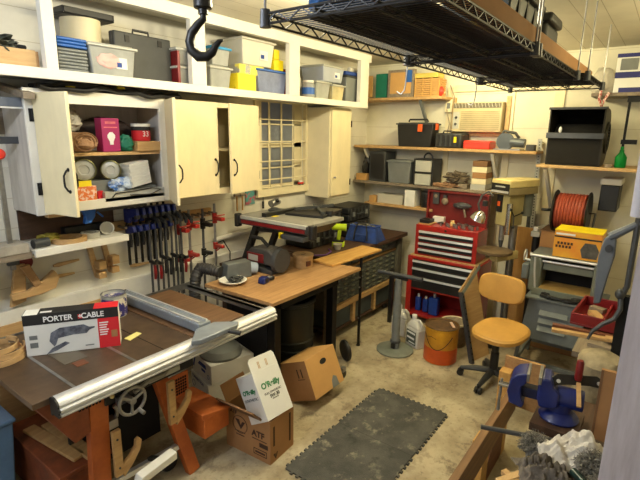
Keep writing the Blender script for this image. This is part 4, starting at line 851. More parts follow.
# ------------------------------------------------------------------ machines on the bench
t = thing('jobsite_table_saw', 'portable table saw with a red front stripe on a stand over the bench', 'table saw', (2.88, 2.62, 0.921))
obj('rail_front', B().box(-0.03, 0.0, -0.42, 0.42, 0.36, 0.43), m_char, t, bev=0.008)
obj('red_stripe', B().box(-0.034, -0.03, -0.36, 0.36, 0.372, 0.402), m_dred, t); obj('grey_rail', B().box(-0.036, -0.002, -0.37, 0.37, 0.408, 0.438), m_lgrey, t, bev=0.004)
obj('saw_top', B().box(0.0, 0.50, -0.38, 0.40, 0.41, 0.44), mat('scuffed grey', (140, 138, 130), 0.5), t, bev=0.004)
obj('end_cap', B().box(-0.045, 0.02, -0.45, -0.40, 0.33, 0.45), m_black, t, bev=0.01); obj('end_cap', B().box(-0.045, 0.02, 0.40, 0.44, 0.33, 0.45), m_black, t, bev=0.01)
obj('end_tray', B().shell(-0.03, 0.10, -0.44, -0.41, 0.36, 0.42), m_pine, t) if False else None
obj('housing', B().taper((0.10, 0.40, -0.30, 0.34), (0.04, 0.48, -0.36, 0.38), 0.33, 0.41), m_black, t, bev=0.01)
for lx in (0.10, 0.42):
    obj('stand_leg', B().bar((lx, 0.45, 0.0), (lx, 0.30, 0.33), 0.05, 0.05), m_black, t)
    obj('stand_arm', B().bar((lx, 0.33, 0.30), (lx, -0.28, 0.335), 0.03, 0.03), m_black, t)
obj('yellow_marker', B().box(-0.04, -0.01, -0.12, -0.09, 0.30, 0.35), m_yellow, t); obj('yellow_tag', B().box(0.1, 0.16, 0.08, 0.2, 0.44, 0.442), m_yellow, t)
obj('bracket', B().box(-0.04, 0.06, -0.35, -0.1, 0.30, 0.34), m_dgrey, t, bev=0.004)
obj('fence', B().box(0.03, 0.48, 0.12, 0.17, 0.44, 0.475), m_black, t, bev=0.003)
t = thing('chop_saw', 'grey and red motor head saw sitting under the portable saw', 'power saw', (2.86, 2.72, 0.921), R(0))
b = B(); b.box(-0.12, 0.06, -0.2, 0.16, 0.0, 0.04); obj('base', b, m_dgrey, t, bev=0.006)
b = B(); b.prism([(-0.20, 0.07), (0.10, 0.07), (0.10, 0.15), (0.05, 0.20), (-0.15, 0.21), (-0.20, 0.17)], 'yz', -0.11, 0.05); obj('motor_housing', b, mat('worn grey plastic', (74, 72, 70), 0.5), t, bev=0.012)
obj('red_badge', B().box(-0.118, -0.108, -0.10, 0.09, 0.085, 0.16), m_dred, t, bev=0.003); obj('badge_plate', B().box(-0.121, -0.118, -0.04, 0.07, 0.095, 0.145), m_lgrey, t)
b = B(); b.cyl((-0.05, -0.21, 0.12), (-0.05, -0.26, 0.12), 0.10, n=28); obj('blade_guard', b, m_dgrey, t)
obj('handle', B().tube([(-0.05, 0.1, 0.22), (-0.09, 0.05, 0.29), (-0.09, -0.06, 0.29), (-0.05, -0.10, 0.22)], 0.016, 10), m_black, t)
obj('arm', B().bar((-0.02, -0.08, 0.04), (0.03, -0.02, 0.16), 0.06, 0.05), m_dgrey, t)
# router on saw top and black machine
t = thing('router_motor', 'small silver machine part standing on the portable saw', 'machine part', (3.22, 2.92, 1.361))
obj('base', B().lathe([(0.06, 0), (0.06, 0.015), (0.03, 0.03)], n=20), m_dgrey, t); obj('body', B().cyl((-0.05, 0, 0.07), (0.05, 0, 0.09), 0.035, n=18), m_steel, t); obj('knob', B().blob((0.0, -0.04, 0.1), (0.018, 0.018, 0.018), 2), m_black, t)
t = thing('folding_stand', 'black folded saw stand lying across the portable saw', 'stand', (3.25, 2.52, 1.362), R(12))
b = B(); b.box(-0.1, 0.35, -0.17, 0.20, 0, 0.022); obj('plate', b, m_black, t, bev=0.004)
b = B(); b.bar((-0.05, -0.15, 0.035), (0.35, 0.12, 0.035), 0.03, 0.025); b.bar((0.05, 0.18, 0.035), (0.3, -0.1, 0.06), 0.03, 0.025); obj('struts', b, m_char, t)
obj('foot', B().box(0.02, 0.07, -0.2, -0.14, 0.0, 0.05), m_black, t, bev=0.006)
for i, (x, y, z, rz, sc, lab) in enumerate([(3.90, 2.97, 0.921, 0.0, 1.0, 'black moulded tool case, lower of two nearest the tall cabinet'), (3.90, 2.97, 1.093, -0.02, 1.0, 'black moulded tool case, upper of two nearest the tall cabinet'), (4.58, 2.97, 0.921, 0.0, 0.9, 'black moulded tool case, lower of two by the back corner'), (4.58, 2.97, 1.093, 0.03, 0.9, 'black moulded tool case, upper of two by the back corner')]):
    if i == 0:
        t = thing('tool_case', lab, 'case', (x, y, z), rz, 'black tool cases on the bench'); p0 = t
        b = B(); b.box(-0.27, 0.27, -0.17, 0.17, 0, 0.085); obj('base_shell', b, m_black, t, bev=0.015)
        b = B(); b.box(-0.27, 0.27, -0.17, 0.17, 0.088, 0.168); obj('lid_shell', b, m_black, t, bev=0.015)
        rb = B()
        for k in range(6): rb.box(-0.24+k*0.09, -0.21+k*0.09, -0.176, -0.17, 0.02, 0.15)
        obj('ribs', rb, m_char, t)
        obj('handle', B().tube([(-0.07, -0.17, 0.085), (-0.06, -0.2, 0.085), (0.06, -0.2, 0.085), (0.07, -0.17, 0.085)], 0.009), m_char, t)
        for fx in (-0.16, 0.16): obj('latch', B().box(fx-0.025, fx+0.025, -0.182, -0.17, 0.06, 0.11), m_grey, t, bev=0.003)
    else: dup(p0, (x, y, z), rz, lab).scale = (sc, sc, 1)
# drill
t = thing('cordless_drill', 'lime green cordless drill standing on the dark workbench', 'drill', (3.95, 2.68, 0.921), R(118))
t.scale = (1.15, 1.15, 1.1)
obj('battery', B().box(-0.055, 0.055, -0.035, 0.035, 0.0, 0.045), m_lime, t, bev=0.006); obj('battery_base', B().box(-0.05, 0.05, -0.034, 0.034, 0.045, 0.06), m_black, t, bev=0.004)
obj('grip', B().bar((0.0, 0, 0.06), (-0.01, 0, 0.16), 0.034, 0.04, up=(0, 1, 0)), m_lime, t, bev=0.008)
obj('motor_body', B().cyl((-0.07, 0, 0.185), (0.06, 0, 0.185), 0.034, 0.03, 18), m_lime, t, bev=0.003); obj('chuck', B().cyl((0.06, 0, 0.185), (0.115, 0, 0.185), 0.022, 0.012, 16), m_black, t)
# blue bag
t = thing('tool_bag', 'open blue canvas tool bag on the dark workbench', 'bag', (4.38, 2.615, 0.921), R(8))
b = B(); b.taper((-0.13, 0.13, -0.19, 0.19), (-0.07, 0.07, -0.15, 0.15), 0, 0.16); bmesh.ops.subdivide_edges(b.bm, edges=b.bm.edges, cuts=4, use_grid_fill=True)
for v in b.bm.verts: v.co += Vector((noise.noise(v.co*14), noise.noise(v.co*14+Vector((5, 5, 5))), 0))*0.014
obj('body', b, m_bagb, t, bev=0)
obj('mouth_frame', B().tube([(-0.07, -0.15, 0.165), (0.06, -0.16, 0.165), (0.07, 0.15, 0.165), (-0.07, 0.15, 0.165)], 0.008, 8, closed=True), m_blueink, t)
obj('bag_contents', B().blob((0, 0, 0.15), (0.055, 0.13, 0.035), 3, 0.5, 4, 8), mat('tool jumble', (130, 126, 112), 0.5, c2=(50, 52, 50), scale=30, thr=(0.45, 0.55)), t)
obj('strap', B().tube([(-0.13, -0.08, 0.02), (-0.12, -0.07, 0.12), (-0.10, -0.05, 0.20), (-0.09, 0.05, 0.20), (-0.12, 0.07, 0.12), (-0.13, 0.08, 0.02)], 0.009, 6), m_black, t)
obj('side_pocket', B().box(-0.145, -0.12, -0.06, 0.06, 0.01, 0.09), m_bagb, t, bev=0.006)
single('plastic_bowl', B().lathe([(0.03, 0), (0.05, 0.06), (0.047, 0.06), (0.028, 0.004), (0, 0.004)], n=20), m_bag, 'small cloudy cup beside the lime drill', 'cup', (3.82, 2.60, 0.921))
single('purple_cord', B().tube([(3.45, 2.62, 0.93), (3.55, 2.55, 0.928), (3.68, 2.58, 0.928), (3.75, 2.66, 0.93)], 0.007, 6), m_purple, 'purple cord lying on the bench under the portable saw', 'cord')
t = thing('wood_offcut', 'light plywood offcut leaning behind the blue tool bag', 'wood offcut', (4.28, 3.0, 0.921)); obj('board', B().box(-0.12, 0.12, -0.05, 0.05, 0, 0.02), m_plyy, t)

# ------------------------------------------------------------------ back wall shelves
def wshelf(label, y0, y1, z, x0=4.98, m=m_plyy, th=0.03):
    t = thing('wall_shelf', label, 'shelf', (5.3, (y0+y1)/2, z-th))
    obj('shelf_board', B().box(x0-5.3, 0, (y0-y1)/2, (y1-y0)/2, 0, th), m, t, bev=0.002); return t
def strut(t, y, w=0.05, drop=0.3, out=0.26, m=m_white):
    obj('diagonal_brace', B().bar((-out, y, -0.005), (-0.02, y, -drop), w, 0.03, up=(0, 1, 0)), m, t, bev=0.002)
t = wshelf('uppermost plywood shelf in the back left corner', 2.08, 3.18, 2.49); strut(t, -0.28, 0.03, 0.3, 0.28, m_grey)
t = wshelf('long plywood shelf across the back wall below the air conditioner', 1.07, 3.18, 1.94); strut(t, 0.93); strut(t, -0.62)
t = wshelf('second back shelf above the red tool chest', 1.45, 3.18, 1.51, m=m_greyw); 
t = wshelf('small lowest back shelf left of the tool chest', 2.10, 3.0, 1.25, m=m_plyy); strut(t, -0.38, 0.03, 0.15, 0.25, m_white)
Z1, Z2, Z3, Z4 = 2.491, 1.941, 1.511, 1.251
t = carton('storage_box', 'teal box upright in the corner on the uppermost back shelf', 'box', 5.02, 5.2, 2.78, 2.93, Z1, Z1+0.27, m_teal)
t = carton('framed_picture', 'brown framed panel standing on the uppermost back shelf', 'panel', 5.0, 5.06, 2.43, 2.76, Z1, Z1+0.30, m_greyw)
obj('inner_panel', B().box(-0.034, -0.03, -0.13, 0.13, 0.04, 0.27), m_cardo, t); obj('blue_patch', B().box(-0.036, -0.034, -0.14, -0.06, 0.16, 0.29), m_bblue, t)
t = thing('wicker_basket', 'orange wicker crate on the uppermost back shelf', 'basket', (5.10, 2.27, Z1))
for k in range(9): obj('woven_slat', B().box(-0.10, 0.10, -0.14, 0.14, 0.003+k*0.021, 0.019+k*0.021), m_cardo, t)
for yy in (-0.14, -0.05, 0.05, 0.14): obj('corner_stake', B().box(-0.106, -0.10, yy-0.006, yy+0.006, 0, 0.2), m_oak, t)
carton('carton', 'flat yellow box lying on the wicker crate', 'box', 5.02, 5.2, 2.16, 2.46, Z1+0.2, Z1+0.25, mat('dull yellow carton', (214, 190, 90), 0.6))
single('red_ball', B().blob((0, 0, 0.05), (0.03, 0.03, 0.05), 3, 0.2), m_brred, 'small bright red ball at the end of the uppermost shelf', 'ball', (5.02, 2.11, Z1))
# cord and outlet on the wall
t = thing('wall_outlet', 'white outlet box with dangling cords beside the air conditioner', 'outlet', (5.28, 2.1, 2.33)); obj('cover_plate', B().box(-0.04, 0, -0.04, 0.04, 0, 0.14), m_cream, t, bev=0.004); obj('socket', B().box(-0.045, -0.04, -0.02, 0.02, 0.04, 0.10), m_grey, t)
single('dangling_cord', B().tube([(5.24, 2.12, 2.36), (5.2, 2.06, 2.2), (5.2, 2.1, 2.0), (5.22, 2.05, 1.96), (5.2, 2.02, 2.2), (5.23, 2.04, 2.5), (5.25, 2.10, 2.62)], 0.005, 6), m_greyw, 'thin grey cord hanging beside the window air conditioner', 'cord')
# AC
t = thing('window_air_conditioner', 'beige window air conditioner unit in the back wall', 'air conditioner', (5.3, 1.76, 2.11))
obj('surround', B().box(-0.03, 0, -0.33, 0.30, -0.03, 0.36), m_oak, t) if False else None
fr = B(); fr.box(-0.04, -0.001, -0.33, -0.285, -0.02, 0.38); fr.box(-0.04, -0.001, 0.27, 0.30, -0.02, 0.38); fr.box(-0.04, -0.001, -0.33, 0.30, -0.035, 0.0); obj('frame', fr, m_pine, t)
obj('case', B().box(-0.13, -0.001, -0.275, 0.262, 0.005, 0.32), mat('beige ac plastic', (196, 182, 144), 0.5, var=0.05), t, bev=0.01)
b = B()
for k in range(10): b.box(-0.138, -0.13, -0.25, 0.16, 0.03+k*0.021, 0.04+k*0.021)
obj('intake_grille', b, mat('ac louvre', (180, 166, 128), 0.5), t)
obj('outlet_grille', B().box(-0.137, -0.13, -0.26, 0.25, 0.26, 0.31), mat('ac vent', (116, 108, 88), 0.6, var=0.3, scale=30), t)
b = B()
for k in range(14): b.bar((-0.14, -0.25+k*0.036, 0.262), (-0.14, -0.235+k*0.036, 0.308), 0.004, 0.004)
obj('outlet_fin', b, m_tote, t)
obj('control_panel', B().box(-0.134, -0.13, 0.18, 0.25, 0.04, 0.22), m_lgrey, t); obj('knob', B().cyl((-0.13, 0.215, 0.16), (-0.145, 0.215, 0.16), 0.014), m_char, t); obj('knob', B().cyl((-0.13, 0.215, 0.09), (-0.145, 0.215, 0.09), 0.014), m_char, t)
# long shelf things
t = tote('large black toolbox with orange latches on the long back shelf', 5.0, 5.2, 2.16, 2.62, Z2, Z2+0.27, m_black, m_char, name='toolbox', cat='toolbox', tp=0.9)
for yy in (-0.09, ): obj('latch', B().box(-0.155, -0.135, yy-0.025, yy+0.025, 0.17, 0.25), m_orng, t, bev=0.003)
obj('end_latch', B().box(-0.06, -0.0, -0.25, -0.235, 0.19, 0.26), m_orng, t, bev=0.003); obj('carry_handle', B().tube([(0, -0.12, 0.28), (0, -0.11, 0.305), (0, 0.11, 0.305), (0, 0.12, 0.28)], 0.01), m_black, t)
t = thing('tool_case', 'dark green-black drill case between the toolbox and the red box', 'case', (5.12, 1.985, Z2))
obj('shell', B().box(-0.12, 0.12, -0.15, 0.15, 0, 0.16), m_char, t, bev=0.02); rb = B()
for k in range(5): rb.box(-0.127, -0.12, -0.13+k*0.055, -0.10+k*0.055, 0.02, 0.14)
obj('ribs', rb, m_black, t); obj('latch', B().box(-0.132, -0.12, -0.10, -0.07, 0.06, 0.12), m_yellow, t); obj('handle', B().tube([(-0.12, -0.04, 0.15), (-0.12, -0.03, 0.18), (-0.12, 0.05, 0.18), (-0.12, 0.06, 0.15)], 0.008), m_black, t)
t = carton('tool_case', 'flat bright red box on the long back shelf', 'case', 5.0, 5.22, 1.53, 1.81, Z2, Z2+0.085, m_brred, bev=0.01); obj('lid_seam', B().box(-0.112, 0.112, -0.142, 0.142, 0.055, 0.058), m_dred, t)
t = thing('circular_saw', 'grey circular saw lying on the right end of the long back shelf', 'power saw', (5.08, 1.36, Z2))
obj('shoe', B().box(-0.08, 0.1, -0.13, 0.13, 0.0, 0.012), m_steel, t); obj('blade_guard', B().cyl((-0.05, 0.03, 0.085), (0.0, 0.03, 0.085), 0.085, n=26), mat('slate metal', (84, 90, 96), 0.4, metal=0.3), t)
obj('motor', B().cyl((-0.02, -0.02, 0.08), (-0.02, -0.16, 0.07), 0.045, n=18), MATS['slate metal'], t); obj('handle', B().tube([(-0.02, 0.1, 0.12), (-0.02, 0.05, 0.19), (-0.02, -0.06, 0.17), (-0.02, -0.1, 0.12)], 0.015), m_char, t)
carton('small_box', 'small dark box at the very right end of the long back shelf', 'box', 5.02, 5.12, 1.10, 1.18, Z2, Z2+0.06, m_char)
# second shelf things
t = carton('tall_box', 'tall charcoal box on the second shelf beside the brace', 'box', 5.0, 5.25, 2.74, 2.96, Z3, Z3+0.36, m_char)
obj('front_grille', B().box(-0.128, -0.125, -0.09, 0.09, 0.03, 0.33), m_black, t)
t = tote('dark grey lidded tote on the second back shelf', 4.99, 5.22, 2.40, 2.72, Z3, Z3+0.27, m_grey, m_grey)
MATS['grey plastic']
t = thing('parts_drawer_unit', 'small white drawer unit with black frame on the second shelf', 'drawer unit', (5.1, 2.24, Z3))
b = B(); b.box(-0.12, 0.12, -0.12, -0.1, 0, 0.30); b.box(-0.12, 0.12, 0.1, 0.12, 0, 0.30); b.box(-0.12, 0.12, -0.1, 0.1, 0.285, 0.30); b.box(-0.12, 0.12, -0.1, 0.1, 0.135, 0.15); b.box(0.1, 0.12, -0.1, 0.1, 0, 0.3); obj('frame', b, m_black, t)
obj('drawer', B().box(-0.13, 0.09, -0.095, 0.095, 0.005, 0.13), m_lgrey, t, bev=0.004); obj('drawer', B().box(-0.13, 0.09, -0.095, 0.095, 0.155, 0.28), m_lgrey, t, bev=0.004)
obj('handle', B().ring((0.0, 0.0, 0.31), (1, 0, 0), 0.05, 0.01, 20, 8), m_black, t)
single('leather_scraps', B().blob((0, 0, 0.015), (0.11, 0.17, 0.03), 4, 0.6, 3, 3, flat=0.4), m_brc, 'heap of tan leather scraps on the second shelf', 'scraps', (5.08, 1.98, Z3+0.0))
single('power_tool', B().blob((0, 0, 0.07), (0.08, 0.12, 0.06), 4, 0.6, 3, 17, flat=0.95), mat('old brown tool', (110, 96, 76), 0.5, c2=(60, 52, 44), scale=20), 'jumbled brown tool lying on the leather scraps', 'tool', (5.08, 1.87, Z3+0.04))
t = thing('hand_plane', 'dusty wood-bodied plane beside the stack of cigar boxes', 'hand plane', (5.08, 1.78, Z3)); obj('body', B().box(-0.08, 0.08, -0.05, 0.05, 0, 0.05), m_greyw, t, bev=0.004); obj('tote_handle', B().tube([(0, -0.02, 0.05), (0, 0, 0.11), (0, 0.03, 0.12)], 0.012), m_brown, t)
cs = [(m_lgrey, 'bottom white box of the stack on the second shelf'), (m_cream, 'second cream box up in the second-shelf stack'), (m_card, 'third brown-lidded box up in the second-shelf stack'), (m_cream, 'fourth cream box up in the second-shelf stack'), (m_cardd, 'topmost brown box of the second-shelf stack')]
for i, (m, lab) in enumerate(cs): carton('small_box', lab, 'box', 4.99+0.004*(i % 2), 5.2, 1.53, 1.69-0.006*(i % 3), Z3+i*0.062, Z3+0.06+i*0.062, m, group=None)
single('canvas_bag', B().blob((0, 0, 0.14), (0.10, 0.07, 0.17), 4, 0.25, 2, 14, flat=0.8), m_black, 'black bag stuffed in the corner on the second back shelf', 'bag', (5.17, 3.07, Z3+0.002))
carton('storage_box', 'black low case in the dark corner below the second shelf', 'case', 4.90, 5.06, 3.0, 3.13, 0.921, 1.2, m_black)
single('corner_stand', B().box(-0.15, 0.15, -0.08, 0.08, 0, 0.2), m_brown, 'dark brown block under the black corner case on the bench', 'block', (5.1, 3.05, 0.921)) if False else None
carton('small_box', 'yellow brown box behind the tall cabinet corner', 'box', 5.0, 5.1, 3.0, 3.15, Z3, Z3+0.08, m_cardo)
carton('carton', 'grey open carton squeezed under the second shelf', 'box', 5.02, 5.2, 2.50, 2.84, Z4, Z4+0.11, m_tote)
single('wooden_block', B().box(-0.05, 0.05, -0.045, 0.045, 0, 0.08), m_cardo, 'small orange wood block on the lowest back shelf', 'block', (5.05, 2.90, Z4), bev=0.003)
carton('carton', 'upright white carton on the lowest back shelf', 'box', 4.99, 5.15, 2.33, 2.46, Z4, Z4+0.19, m_paper)
t = pail('paint_tin', 'black round tin next to the upright white carton', 'tin', (5.1, 2.22, Z4), 0.07, 0.17, m_black, lid=m_char)
single('dark_bin', B().taper((-0.10, 0.10, -0.16, 0.16), (-0.12, 0.12, -0.2, 0.2), 0, 0.18), mat('olive black plastic', (40, 42, 36), 0.5), 'olive black bin on the second shelf behind the tall cabinet', 'bin', (5.14, 2.62, Z3-0.19) , bev=0.01) if False else None

# ------------------------------------------------------------------ red tool chest
t = thing('tool_chest', 'red rolling tool cabinet under the red top chest', 'tool chest', (4.66, 1.81, 0))
b = B(); b.box(0, 0.44, 0.37, 0.40, 0.04, 0.76); b.box(0, 0.44, -0.40, -0.37, 0.04, 0.76); b.box(0.42, 0.44, -0.37, 0.37, 0.04, 0.76); b.box(0, 0.42, -0.37, 0.37, 0.73, 0.76); b.box(0.0, 0.42, -0.37, 0.37, 0.06, 0.09); b.box(0.0, 0.42, -0.37, 0.37, 0.38, 0.40)
b.box(-0.004, 0.01, 0.34, 0.37, 0.04, 0.74); b.box(-0.004, 0.01, -0.37, -0.34, 0.04, 0.74)
obj('body', b, m_red, t, bev=0.003)
def chest_drawer(t, z0, z1, hw, x=-0.006):
    d = obj('drawer', B().box(x, x+0.03, -hw, hw, z0, z1), m_black, t, bev=0.002)
    obj('drawer_pull', B().prism([(x-0.014, z1-0.024), (x, z1-0.028), (x, z1-0.002), (x-0.01, z1-0.006)], 'xz', -hw, hw), m_alu, d)
for z0, z1 in ((0.40, 0.53), (0.54, 0.635), (0.645, 0.72)): chest_drawer(t, z0, z1, 0.335)
obj('wood_top', B().box(0.02, 0.42, -0.38, 0.38, 0.76, 0.772), m_pine, t)
for yy in (-0.33, 0.33):
    for xx in (0.06, 0.38): obj('caster', B().cyl((xx, yy-0.012, 0.02), (xx, yy+0.012, 0.02), 0.02, n=14), m_black, t)
t = thing('tool_chest', 'red top tool chest with four silver-pulled drawers and open lid', 'tool chest', (4.70, 1.81, 0.773))
b = B(); b.box(0, 0.32, -0.345, 0.345, 0, 0.34); obj('body', b, m_red, t, bev=0.004)
for k in range(4): chest_drawer(t, 0.02+k*0.068, 0.078+k*0.068, 0.30, x=-0.008)
b = B(); b.box(0.30, 0.33, -0.345, 0.345, 0.34, 0.70); b.box(0.25, 0.30, 0.325, 0.345, 0.34, 0.70); b.box(0.25, 0.30, -0.345, -0.325, 0.34, 0.70); b.box(0.25, 0.30, -0.325, 0.325, 0.68, 0.70); obj('open_lid', b, mat('shaded red enamel', (118, 24, 20), 0.5), t, bev=0.003)  # lid red darkened in its colour for the shadow inside it
obj('lock', B().cyl((-0.004, 0, 0.31), (0.0, 0, 0.31), 0.012), m_chrome, t)
tz = 1.114
items = [('pliers', 0.17, m_dgrey, 'dark pliers at the left on the red chest top'), ('glass_jar', 0.0, m_brass, 'small amber jar in the middle of the red chest top'), ('wrench', -0.12, m_steel, 'steel wrench right of the amber jar on the red chest'), ('ratchet', -0.22, m_dgrey, 'dark ratchet at the right on the red chest top')]
for i, (n_, y, m, lab) in enumerate(items):
    if n_ == 'glass_jar': b = B().lathe([(0.025, 0), (0.027, 0.03), (0.02, 0.04), (0.024, 0.055)], n=14)
    elif n_ == 'socket_set':
        b = B()
        for k in range(5): b.cyl((-0.02+0.01*(k % 2), -0.06+k*0.03, 0), (-0.02+0.01*(k % 2), -0.06+k*0.03, 0.03+0.006*(k % 3)), 0.011, n=10)
    elif n_ == 'pliers': b = B().tube([(-0.06, -0.03, 0.01), (0, 0, 0.012), (0.05, 0.0, 0.012)], [0.008, 0.014, 0.008], 8).tube([(-0.06, 0.03, 0.01), (0, 0, 0.014), (0.05, 0.005, 0.014)], [0.008, 0.012, 0.006], 8)
    else: b = B().bar((0, -0.05, 0.012), (0.02, 0.05, 0.012), 0.02, 0.014).lathe([(0.022, -0.004), (0.022, 0.016)], Matrix.Translation((0.02, 0.05, 0.008)), 12)
    single(n_, b, m, lab, n_.replace('_', ' '), (4.93 if n_ != 'glass_jar' else 4.88, 1.81+y*0.8, tz))
s0 = single('socket', B().lathe([(0.011, 0), (0.012, 0.02), (0.009, 0.022), (0.009, 0.035), (0.006, 0.036)], n=10), m_steel, 'small steel socket lying among others on the red chest top', 'socket', (4.77, 1.90, tz), group='loose sockets on the red chest top')
for k in range(1, 14):
    c = s0.copy(); COL.objects.link(c); c.location = (4.75+0.035*((k*5) % 3), 1.88-0.028*k, tz); c.scale = (1+0.3*(k % 3),)*2+(1,)
carton('small_box', 'open black case on a tan board at the left chest top', 'case', 4.75, 4.9, 2.03, 2.14, tz+0.012, tz+0.05, m_black)
single('tan_board', B().box(-0.09, 0.09, -0.075, 0.07, 0, 0.011), m_plyy, 'tan board under the black case on the red chest', 'board', (4.83, 2.08, tz))
carton('small_box', 'white card box at the back left of the red chest top', 'box', 4.92, 4.98, 1.93, 2.06, tz, tz+0.07, m_paper)
t = thing('grinder', 'grey angle tool hanging in the open chest lid', 'tool', (4.985, 1.75, 1.33)); obj('body', B().blob((-0.02, 0, 0), (0.03, 0.1, 0.035), 3, 0.2), m_dgrey, t); obj('nozzle', B().cyl((-0.02, -0.02, -0.02), (-0.03, -0.05, -0.12), 0.012), m_greyw, t)
t = thing('paint_brush', 'tan brush hanging left in the open chest lid', 'brush', (4.985, 1.95, 1.36)); obj('handle', B().blob((-0.02, 0, 0), (0.018, 0.04, 0.04), 2), m_greyw, t); obj('ferrule', B().box(-0.025, -0.005, -0.02, 0.02, 0.03, 0.07), m_dgrey, t)
t = carton('electrical_meter', 'grey meter hanging at the left of the open chest lid', 'meter', 4.96, 4.99, 2.02, 2.09, 1.32, 1.45, m_dgrey); obj('dial', B().cyl((-0.016, 0, 0.09), (-0.019, 0, 0.09), 0.02), m_greyw, t)
# bottles in the open bay and jugs in front
for i, (x, y, h, w, lab) in enumerate([(4.78, 2.10, 0.20, 0.032, 'leftmost blue bottle in the open bay of the chest'), (4.78, 2.01, 0.19, 0.032, 'middle blue bottle in the open bay of the chest'), (4.76, 1.90, 0.25, 0.055, 'largest blue jug in the open bay of the chest')]):
    t = thing('bottle', lab, 'bottle', (x, y, 0.092)); obj('body', B().box(-w*0.8, w*0.8, -w, w, 0, h*0.82), mat('blue jug plastic', (30, 70, 170), 0.4), t, bev=0.012); obj('cap', B().cyl((0, 0, h*0.82), (0, 0, h), 0.014, n=14), m_whiteink, t)
def jug(x, y, rz, lab, lb=True):
    t = thing('jug', lab, 'jug', (x, y, 0.0), rz)
    b = B(); b.taper((-0.055, 0.055, -0.095, 0.095), (-0.055, 0.055, -0.095, 0.095), 0, 0.20); b.taper((-0.055, 0.055, -0.095, 0.095), (-0.025, 0.025, -0.03, 0.06), 0.20, 0.27); obj('body', b, mat('milky white plastic', (214, 212, 204), 0.4, var=0.04), t, bev=0.014)
    obj('neck', B().cyl((0, 0.03, 0.265), (0, 0.03, 0.30), 0.022), m_whiteink, t); obj('cap', B().cyl((0, 0.03, 0.295), (0, 0.03, 0.32), 0.025), m_whiteink, t)
    obj('handle', B().tube([(0, 0.01, 0.27), (0, -0.05, 0.285), (0, -0.085, 0.26), (0, -0.09, 0.20)], 0.012, 8), MATS['milky white plastic'], t)
    if lb:
        k = obj('label', B().box(-0.0575, -0.055, -0.07, 0.07, 0.03, 0.17), mat('green white label', (70, 80, 70), 0.6), t)
        pr = B(); pr.box(-0.0585, -0.0575, -0.06, 0.06, 0.14, 0.16); pr.box(-0.0585, -0.0575, -0.05, 0.06, 0.085, 0.105); pr.box(-0.0585, -0.0575, -0.06, 0.03, 0.045, 0.055); obj('print_lines', pr, m_whiteink, k)
jug(4.08, 1.80, R(-25), 'white jug with a dark label in front of the tool chest'); jug(4.24, 2.04, R(-10), 'white jug half hidden behind the roller stand', False)
# bucket
t = thing('bucket', 'yellow and orange steel bucket with a rusty lid beside the roller stand', 'bucket', (3.97, 1.49, 0))
obj('body', B().lathe([(0.148, 0), (0.152, 0.006), (0.152, 0.33), (0.158, 0.335), (0.158, 0.345), (0.148, 0.35), (0.145, 0.325), (0, 0.322)], n=36), mat('yellow bucket paint', (216, 158, 34), 0.45, c2=(176, 120, 30), scale=5), t)
obj('orange_band', B().lathe([(0.1525, 0.008), (0.1535, 0.008), (0.1535, 0.15), (0.1525, 0.15)], n=36), mat('orange bucket paint', (206, 84, 26), 0.45), t)
obj('lid', B().lathe([(0.156, 0.333), (0.159, 0.352), (0.150, 0.356), (0.144, 0.335), (0.001, 0.334)], n=36), mat('rusty lid', (104, 74, 40), 0.6, c2=(60, 44, 30), scale=9), t)
pr = B()
for k in range(8):
    a = 2.55+0.09*k; pr.box(-0.001, 0.001, -0.004, 0.004, -0.003, 0.003, Matrix.Translation((0.1545*math.cos(a), 0.1545*math.sin(a), 0.27-0.004*abs(k-4))) @ Matrix.Rotation(a, 4, 'Z'))
obj('printed_emblem', pr, m_ink, t); obj('bail', B().tube([(0.155*math.cos(a), 0.155*math.sin(a), 0.28-0.13*math.sin((a-2.3)/1.9*PI)) for a in [2.3+1.9*i/14 for i in range(15)]], 0.003, 6), m_blackm, t)
single('wood_stick', B().box(-0.06, 0.06, -0.012, 0.012, 0, 0.01), mat('pale scraper', (222, 190, 170), 0.6), 'pale flat stick on the rusty bucket lid', 'stick', (3.99, 1.40, 0.357), rz=R(35), bev=0.002)
t = pail('round_tin', 'pale round tin behind the yellow bucket', 'tin', (4.38, 1.52, 0), 0.13, 0.24, m_greyw, lid=m_cream)
# roller stand
t = thing('roller_stand', 'grey roller stand with a round base and horizontal bar', 'roller stand', (3.86, 1.91, 0))
obj('base_plate', B().lathe([(0.175, 0), (0.18, 0.005), (0.18, 0.015), (0.165, 0.022), (0.05, 0.03), (0.0, 0.03)], n=40), m_pgreen, t)
obj('column', B().cyl((0, 0, 0.03), (0, 0, 0.50), 0.040, n=22), m_grey, t); obj('inner_tube', B().cyl((0, 0, 0.50), (0, 0, 0.74), 0.034, n=22), m_grey, t)
obj('collar', B().cyl((0, 0, 0.09), (0, 0, 0.11), 0.052, n=22), m_dgrey, t); obj('lock_block', B().box(-0.055, -0.03, -0.02, 0.02, 0.04, 0.085), m_black, t)
obj('roller', B().cyl((-0.01, 0.215, 0.775), (0.01, -0.235, 0.775), 0.021, n=18), m_dgrey, t)
obj('yoke', B().bar((0, 0.09, 0.745), (0, -0.09, 0.745), 0.03, 0.02), m_black, t)
# square dark tube behind stand
single('dark_upright', B().box(-0.02, 0.02, -0.02, 0.02, 0, 0.62), m_black, 'black square post standing behind the roller stand', 'post', (4.45, 2.29, 0))
